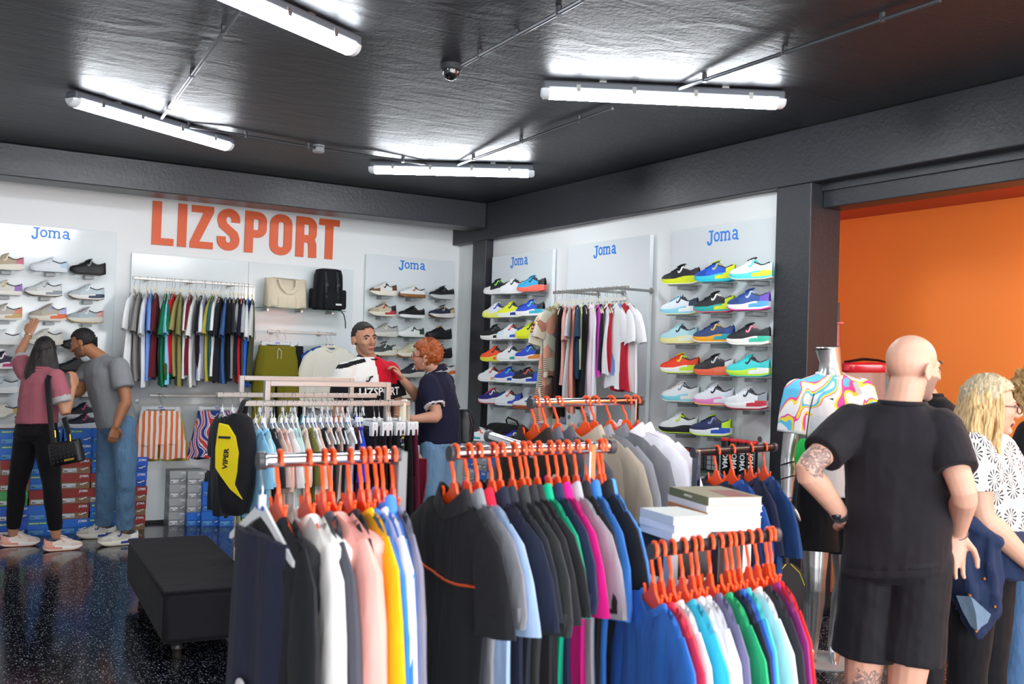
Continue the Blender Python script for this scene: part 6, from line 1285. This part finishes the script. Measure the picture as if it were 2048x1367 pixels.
# ---- silver mannequin
def swirl():
    m = bpy.data.materials.new('swirl_print'); m.use_nodes = True; node, L, b = nodes(m); b.inputs['Roughness'].default_value = .7
    tc = node('ShaderNodeTexCoord'); nz = node('ShaderNodeTexNoise', {'Vector': tc.outputs['Object'], 'Scale': 5.2, 'Detail': .4, 'Distortion': .9})
    L.new(ramp(node, nz.outputs['Fac'], [(0, '#5ec3ea'), (.36, '#f04aa8'), (.41, '#f6e23a'), (.44, '#f2f2f4'), (.555, '#f04aa8'), (.575, '#f6e23a'), (.62, '#5ec3ea'), (.68, '#f2f2f4')]), b.inputs['Base Color']); return m
SILV = mat('#c2c3c4', .28, 'silver', metal=.85)
J = dict(hip=P(1660, 975, 5.5), neck=P(1660, 752, 5.5), sL=P(1722, 782, 5.56), sR=P(1596, 784, 5.44), hL=P(1685, 990, 5.52), hR=P(1634, 990, 5.46), kL=P(1690, 1160, 5.50), kR=P(1630, 1158, 5.40), aL=P(1668, 1290, 5.62), aR=P(1622, 1296, 5.5), fL=HX(-.3, 0, -1), fR=HX(-.6, 0, -.9),
  eR=P(1578, 905, 5.42), wR=P(1574, 1000, 5.36), dR=HX(-.02, -1, -.1), nR=HX(1, 0, .3), tR=1, cR=.35, eL=P(1745, 900, 5.6), wL=P(1745, 985, 5.5), dL=HX(0, -1, -.1), nL=HX(-1, 0, .3), tL=-1, cL=.35, head=None)
r, j, q, axs = human('silver headless mannequin in a swirl-print T-shirt and black shorts', J, dict(metal=SILV, W=(.155, .14, .17, .185), D=(.11, .1, .12, .11), top=[swirl(), '#e6e9ec'], topfn=lambda p, J: 0 if (p-J['neck']).z > -.215 else (0 if abs((p-J['hip']).dot(RT)) > .175 and (p-J['neck']).z > -.30 else 1), fold=.004, hem=-.06, hemw=.165, hemd=.12, sleeve=.68, slw=1.1, pants='#151418', plen=.66, ploose=.022, foot=True, pantname='shorts', cratio=.8, cvox=.007, collar='#eef0f2', arm=1.02), 'mannequin', 'mannequin')
nk = j['neck']; MB().tube([nk-V((0, 0, .03)), nk+V((0, 0, .03)), nk+V((0, 0, .08)), nk+HX(-.012, .155, 0)], [.085, .062, .058, .066], 24).build('neck', SILV, r)
tp = nk+HX(-.012, .155, 0); MB().tube([tp-V((0, 0, .002)), tp+V((0, 0, .004))], [.0655, .064], 24).build('neck_cap', mat('#dadbdc', .25, metal=.6), r)
t = fontmesh('JOMA', .03, .001); t.transform(MX.Rotation(rad(-90), 4, 'X')); put('print', t, mat('#3a4f8f', .5), r, TR(tp.x, tp.y, tp.z+.0048) @ RZ(-31))
t = MB().ribbon([(-.032, -.006), (-.02, -.018), (-.004, -.006), (.004, .012), (.03, .018)], .012, -.002, 0).mesh('mark', False)
f = HX(.12, 0, -1).normalized(); put('mark', t, mat('#1b1d2c', .6), r, TR(*(nk+HX(-.075, -.135, 0)+f*.142)) @ RZ(-31))
b_ = j['aL'].lerp(j['aR'], .5); MB().lathe([(.19, 0), (.19, .008), (.185, .01)], 32, M=TR(b_.x, b_.y, 0)).build('base_plate', mat('#d6dadd', .1, 'glass', trans=.5), r)
MB().box((-.028, -.006, -.075), (.0, -.003, 0), M=TR(*(nk+HX(.1, -.02, 0)+f*.105)) @ RZ(-31) @ RY(-24)).build('price_tag', mat('#c9cccd', .4), r, False)
def loop(c, rx, n_, d_, rd=.0025): o1 = d_.orthogonal().normalized(); o2 = d_.cross(o1); return MB().tube([c+o1*(rx*cos(a))+o2*(rx*sin(a)) for a in [2*pi*k/18 for k in range(19)]], rd, 6, cap=False)
da = (j['wR']-j['eR']).normalized()
for k, t_ in enumerate((.22, .52)): loop(j['eR'].lerp(j['wR'], t_), .047-.006*k, 0, (da+HX(.35, 0, 0)).normalized(), .0035).build('dark_cord', mat('#1c1c20', .6), r)
gb = thing('drawstring_bag', 'bright green drawstring bag between the mannequin arm and shirt', 'bag', frame(P(1612, 915, 5.3), RT))
MB().loft([[(x*cos(a)*(1+.05*sin(a*5)), y*sin(a), z) for a in [2*pi*k/20 for k in range(20)]] for z, x, y in ((-.10, .03, .02), (-.07, .055, .035), (0, .06, .04), (.07, .05, .03), (.10, .03, .02))]).build('bag_body', mat('#22b04a', .6, 'cloth'), gb)
MB().tube([(.0, 0, .1), (.03, .03, .25), (.06, .05, .34)], .003, 6).build('cord', mat('#1c1c20', .6), gb)
wr = inv_w = J['wR']; rk = thing('padel_racket', 'black padel racket with white grip hanging on a blue cord from the mannequin hand', 'racket', frame(P(1572, 1070, 5.33), RT*.9+FW*.3))
cordm = mat('#2a62d0', .5)
MB().tube([(0, 0, .0), (.0, 0, .09), (.012, -.01, .19)], .003, 6).build('wrist_cord', cordm, rk); loop(V((.008, .02, .2)), .036, 0, V((0, 0, 1))).build('cord_loop', cordm, rk)
MB().tube([(0, 0, .0), (0, 0, -.12)], [.0165, .0155], 12).build('grip', mat('#d9d6d0', .6, 'cloth'), rk)
MB().tube([(0, 0, -.118), (0, 0, -.15)], [.016, .02], 10).build('throat', mat('#1b1b20', .4), rk)
m = MB(); m.prism([(.0+.115*cos(rad(a)), -.285+.14*sin(rad(a))) for a in range(0, 360, 15)], -.018, .018); m.build('racket_head', mat('#1d1d22', .35), rk, bevel=.004)
for k in (-1, 1): MB().tube([(k*.015, -.02, -.15), (k*.07, -.02, -.20), (k*.1, -.02, -.27)], .003, 6).build('yellow_line', mat('#d9d23a', .4), rk)
# ---- red bag in plastic and clear stand behind the mannequin
ac = thing('acrylic_stand', 'clear acrylic box stand behind the mannequin shoulder', 'stand', frame((5.62, 4.6, 0), RT))
pz = P(1735, 745, 6.6); ac.matrix_world = frame((pz.x, pz.y, 0), RT)
m = MB(); m.box((-.16, -.1, 0), (.16, .1, pz.z)); m.build('clear_box', mat('#dfe4e4', .05, 'glass', trans=.95), ac, False)
MB().box((-.17, -.11, .0), (.17, .11, .04)).build('base', mat('#2a2a2e', .4), ac, False)
rb2 = thing('folded_garment', 'folded red garment in clear plastic with dark hanger on the acrylic stand', 'garment', frame((pz.x-.03*RT.x, pz.y-.03*RT.y, pz.z+.002), RT))
MB().loft([[(x*(1 if cos(a) > 0 else -1)*abs(cos(a))**.5, y*(1 if sin(a) > 0 else -1)*abs(sin(a))**.5, z) for a in [2*pi*k/24 for k in range(24)]] for z, x, y in ((0, .15, .09), (.015, .165, .10), (.05, .16, .1), (.065, .14, .085))]).build('cloth', mat('#c21f2c', .2, coat=.8), rb2)
MB().tube([(-.12, -.02, .07), (.0, 0, .088), (.1, 0, .08), (.19, .01, .06)], [(.03, .008), (.04, .01), (.03, .008), (.006, .004)], 8, flat=(0, 1, 0)).build('hanger', mat('#1a1a1e', .4), rb2)
pv = P(1692, 640, 6.9); cb = thing('storage_cabinet', 'red and black cabinet edge behind the doorway column', 'cabinet', frame((pv.x, pv.y, 0), RT))
zt_ = P(1692, 605, 6.9).z; zr = P(1692, 648, 6.9).z
MB().box((-.14, 0, 0), (.022, .25, zt_)).build('cabinet_body', mat('#1b1a1e', .5), cb, False, bevel=.004)
MB().box((-.14, -.03, .1), (.012, -.002, zr)).build('red_panel', mat('#a3281e', .35), cb, False, bevel=.004)
MB().box((-.14, -.06, zr), (.03, -.001, zr+.012)).build('red_ledge', mat('#c7341f', .35), cb, False)
